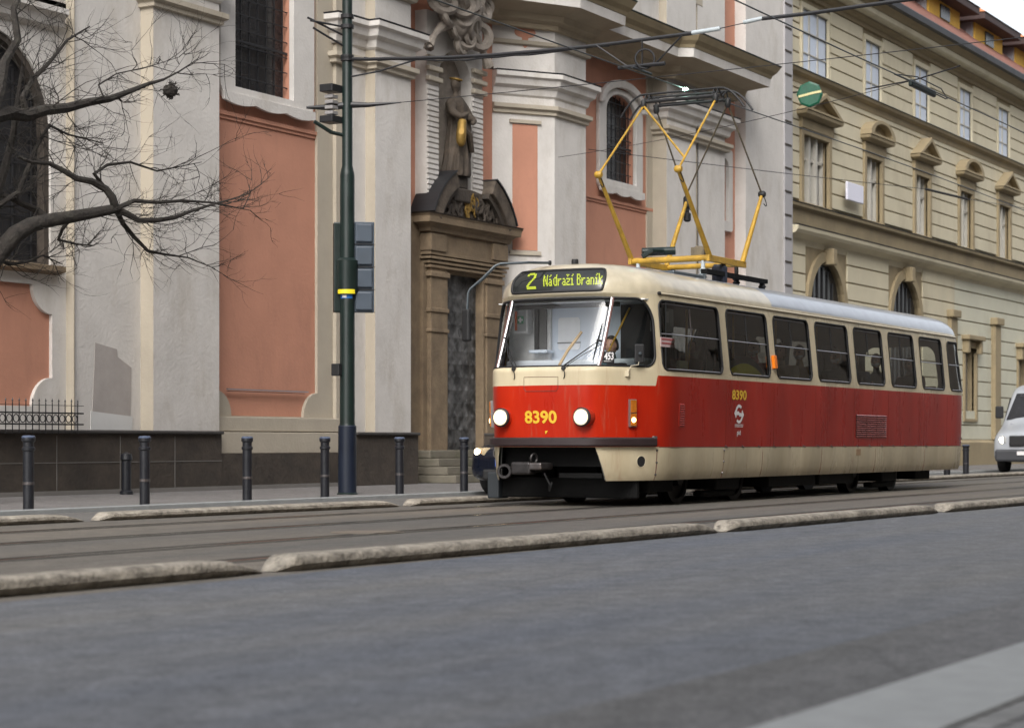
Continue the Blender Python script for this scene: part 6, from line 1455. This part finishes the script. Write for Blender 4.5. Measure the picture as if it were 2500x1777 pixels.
for s in (-1, 1):
    MB().add([(1.3,s*.995,1.35),(2.1,s*.995,1.32),(2.1,s*.955,2.0),(1.75,s*.955,2.0)], [(0,1,2,3)]).build('side_window', M['glass_dark'], van, local=True)
    h = MB().box(-.03,.3,-.16,.16,-.10,.10,.05); h.v = [tuple(Matrix.Rotation(s*R_(-24),3,'Z') @ Vector(v)+Vector((.06,s*.72,.86))) for v in h.v]
    hl = h.build('headlight', pbr('clear_lamp', (.4,.4,.4), .15) if s < 0 else bpy.data.materials['clear_lamp'], van, local=True)
    MB().lathe((.03,s*.68,.86), (-1,s*.2,0), [(.085,0),(.08,.02),(0,.035)], 16).build('lit_lamp', M['head_on'], hl, local=True)
    MB().box(1.25,1.33,s*1.0,s*1.22,1.45,1.78,.03).build('door_mirror', M['rub'], van, local=True)
    for x in (.95, 4.3): wheel(x, s*.78, .34, van, s)
MB().box(-.06,.18,-.86,.86,.30,.62,.06).build('bumper', pbr('dark_plastic', (.04,.042,.048), .6), van, local=True)
MB().box(-.05,.05,-.48,.48,.70,.98,.03).build('grille', M['rub'], van, local=True); MB().box(-.075,-.05,-.26,.26,.47,.57).build('number_plate', M['white_num'], van, local=True)
MB().box(1.5,1.62,-.5,.5,2.46,2.62,.03).build('roof_sign', M['panel'], van, local=True)
# ------------------------------------------------------------------ passengers
skin_c = pbr('skin', (.42,.24,.17), .55, var=.06)
def person(loc, rz, coat, hair, mask, label, long_hair=False):
    p = empty('person', loc, rz, label, 'person', 'passengers seated in the tram')
    pts = [(0,0,.08),(-.02,0,.30),(-.03,0,.50),(-.03,0,.60),(-.04,0,.66),(-.05,0,.74)]
    # arms and legs
    pts += [(-.03,.19,.54),(-.10,.25,.30),(-.32,.14,.24),(-.38,.1,.23)]; pts += [(-.03,-.19,.54),(-.10,-.25,.30),(-.32,-.14,.24),(-.38,-.1,.23)]
    pts += [(-.42,.11,.08),(-.46,.11,-.34),(-.60,.11,-.38)]; pts += [(-.42,-.11,.08),(-.46,-.11,-.34),(-.60,-.11,-.38)]
    ed = [(0,1),(1,2),(2,3),(3,4),(4,5),(2,6),(6,7),(7,8),(8,9),(2,10),(10,11),(11,12),(12,13),(0,14),(14,15),(15,16),(0,17),(17,18),(18,19)]
    rd = [(.17,.14),(.16,.12),(.17,.12),(.075,.075),(.055,.055),(.05,.05),.075,.055,.04,.035,.075,.055,.04,.035,.085,.055,.045,.085,.055,.045]
    skinned('body', pts, ed, rd, coat, p, 2)
    bm = bmesh.new(); bmesh.ops.create_uvsphere(bm, u_segments=20, v_segments=14, radius=1)
    for v in bm.verts:
        x, y, z = v.co; f = max(0, -x); v.co = Vector((x*.095-(.012 if z < -.2 else 0)*f, y*.075*(1-.2*max(0,-z)), z*.122+.80)); v.co.x -= .055
        if f > .85 and abs(y) < .25 and -.25 < z < .1: v.co.x -= .02
    h = MB().bm(bm).build('head', skin_c, p, local=True, smooth=True)
    for s in (-1, 1):
        MB().lathe((-.138,s*.028,.815), (-1,s*.2,0), [(.012,0),(.008,.006),(0,.008)], 8).build('eye', M['rub'], h, local=True); MB().box(-.07,-.035,s*.07,s*.083,.77,.83,.005).build('ear', skin_c, h, local=True)
    bm = bmesh.new(); bmesh.ops.create_uvsphere(bm, u_segments=20, v_segments=14, radius=1); bmesh.ops.delete(bm, geom=[v for v in bm.verts if v.co.x < -.55 and v.co.z < .45 or v.co.z < (-.9 if long_hair else -.45)], context='VERTS')
    for v in bm.verts: v.co = Vector((v.co.x*.108-.048, v.co.y*.088, v.co.z*(.17 if long_hair and v.co.z < 0 else .132)+.805))
    MB().bm(bm).build('hair', hair, h, local=True, smooth=True)
    if mask:
        bm = bmesh.new(); bmesh.ops.create_uvsphere(bm, u_segments=16, v_segments=10, radius=1); bmesh.ops.delete(bm, geom=[v for v in bm.verts if v.co.x > -.35], context='VERTS')
        for v in bm.verts: v.co = Vector((v.co.x*.105-.055, v.co.y*.078, v.co.z*.06+.755))
        MB().bm(bm).build('face_mask', mask, h, local=True, smooth=True)
    else: MB().box(-.152,-.14,-.022,.022,.752,.76,.003).build('mouth', pbr('lips', (.3,.1,.09), .5), h, local=True)
    return p
cl = lambda n, c: pbr(n, c, .8, var=.1)
maskw = cl('white_mask', (.6,.6,.62)); maskb = cl('blue_mask', (.25,.4,.6)); hd_ = cl('dark_hair', (.02,.014,.01)); hb_ = cl('brown_hair', (.12,.07,.035)); hg_ = cl('grey_hair', (.35,.34,.32))
def tl2(x, y): return (X0+x, Y0_+y, 1.33)
person(tl2(4.85,-.86), 0, cl('coat_red', (.42,.04,.03)), hd_, maskw, 'passenger in a red coat and white mask behind the third side window')
person(tl2(5.85,-.86), 0, cl('coat_sand', (.40,.33,.22)), hb_, None, 'passenger in a sand coloured coat behind the rear edge of the third side window', True)
person(tl2(6.6,-.86), 0, cl('coat_amber', (.45,.26,.04)), hd_, maskw, 'passenger in an amber jacket and white mask behind the fourth side window')
person(tl2(8.15,-.86), 0, cl('coat_black', (.03,.03,.035)), hg_, maskw, 'passenger in black with grey hair behind the fifth side window')
person(tl2(8.95,-.86), 0, cl('coat_blue', (.05,.09,.16)), hd_, maskb, 'passenger in a dark blue coat and blue mask behind the fifth side window', True)
person(tl2(10.05,-.86), 0, cl('coat_grey', (.16,.16,.17)), hb_, maskw, 'passenger in a grey coat behind the sixth side window')
person(tl2(11.75,-.86), 0, cl('coat_brown', (.14,.07,.05)), hd_, None, 'passenger in a brown coat behind the seventh side window')
person((X0+.98, Y0_-.52, 1.22), 0, cl('coat_teal', (.05,.10,.11)), hd_, None, 'tram driver in dark clothes seated behind the corner pane of the cab')
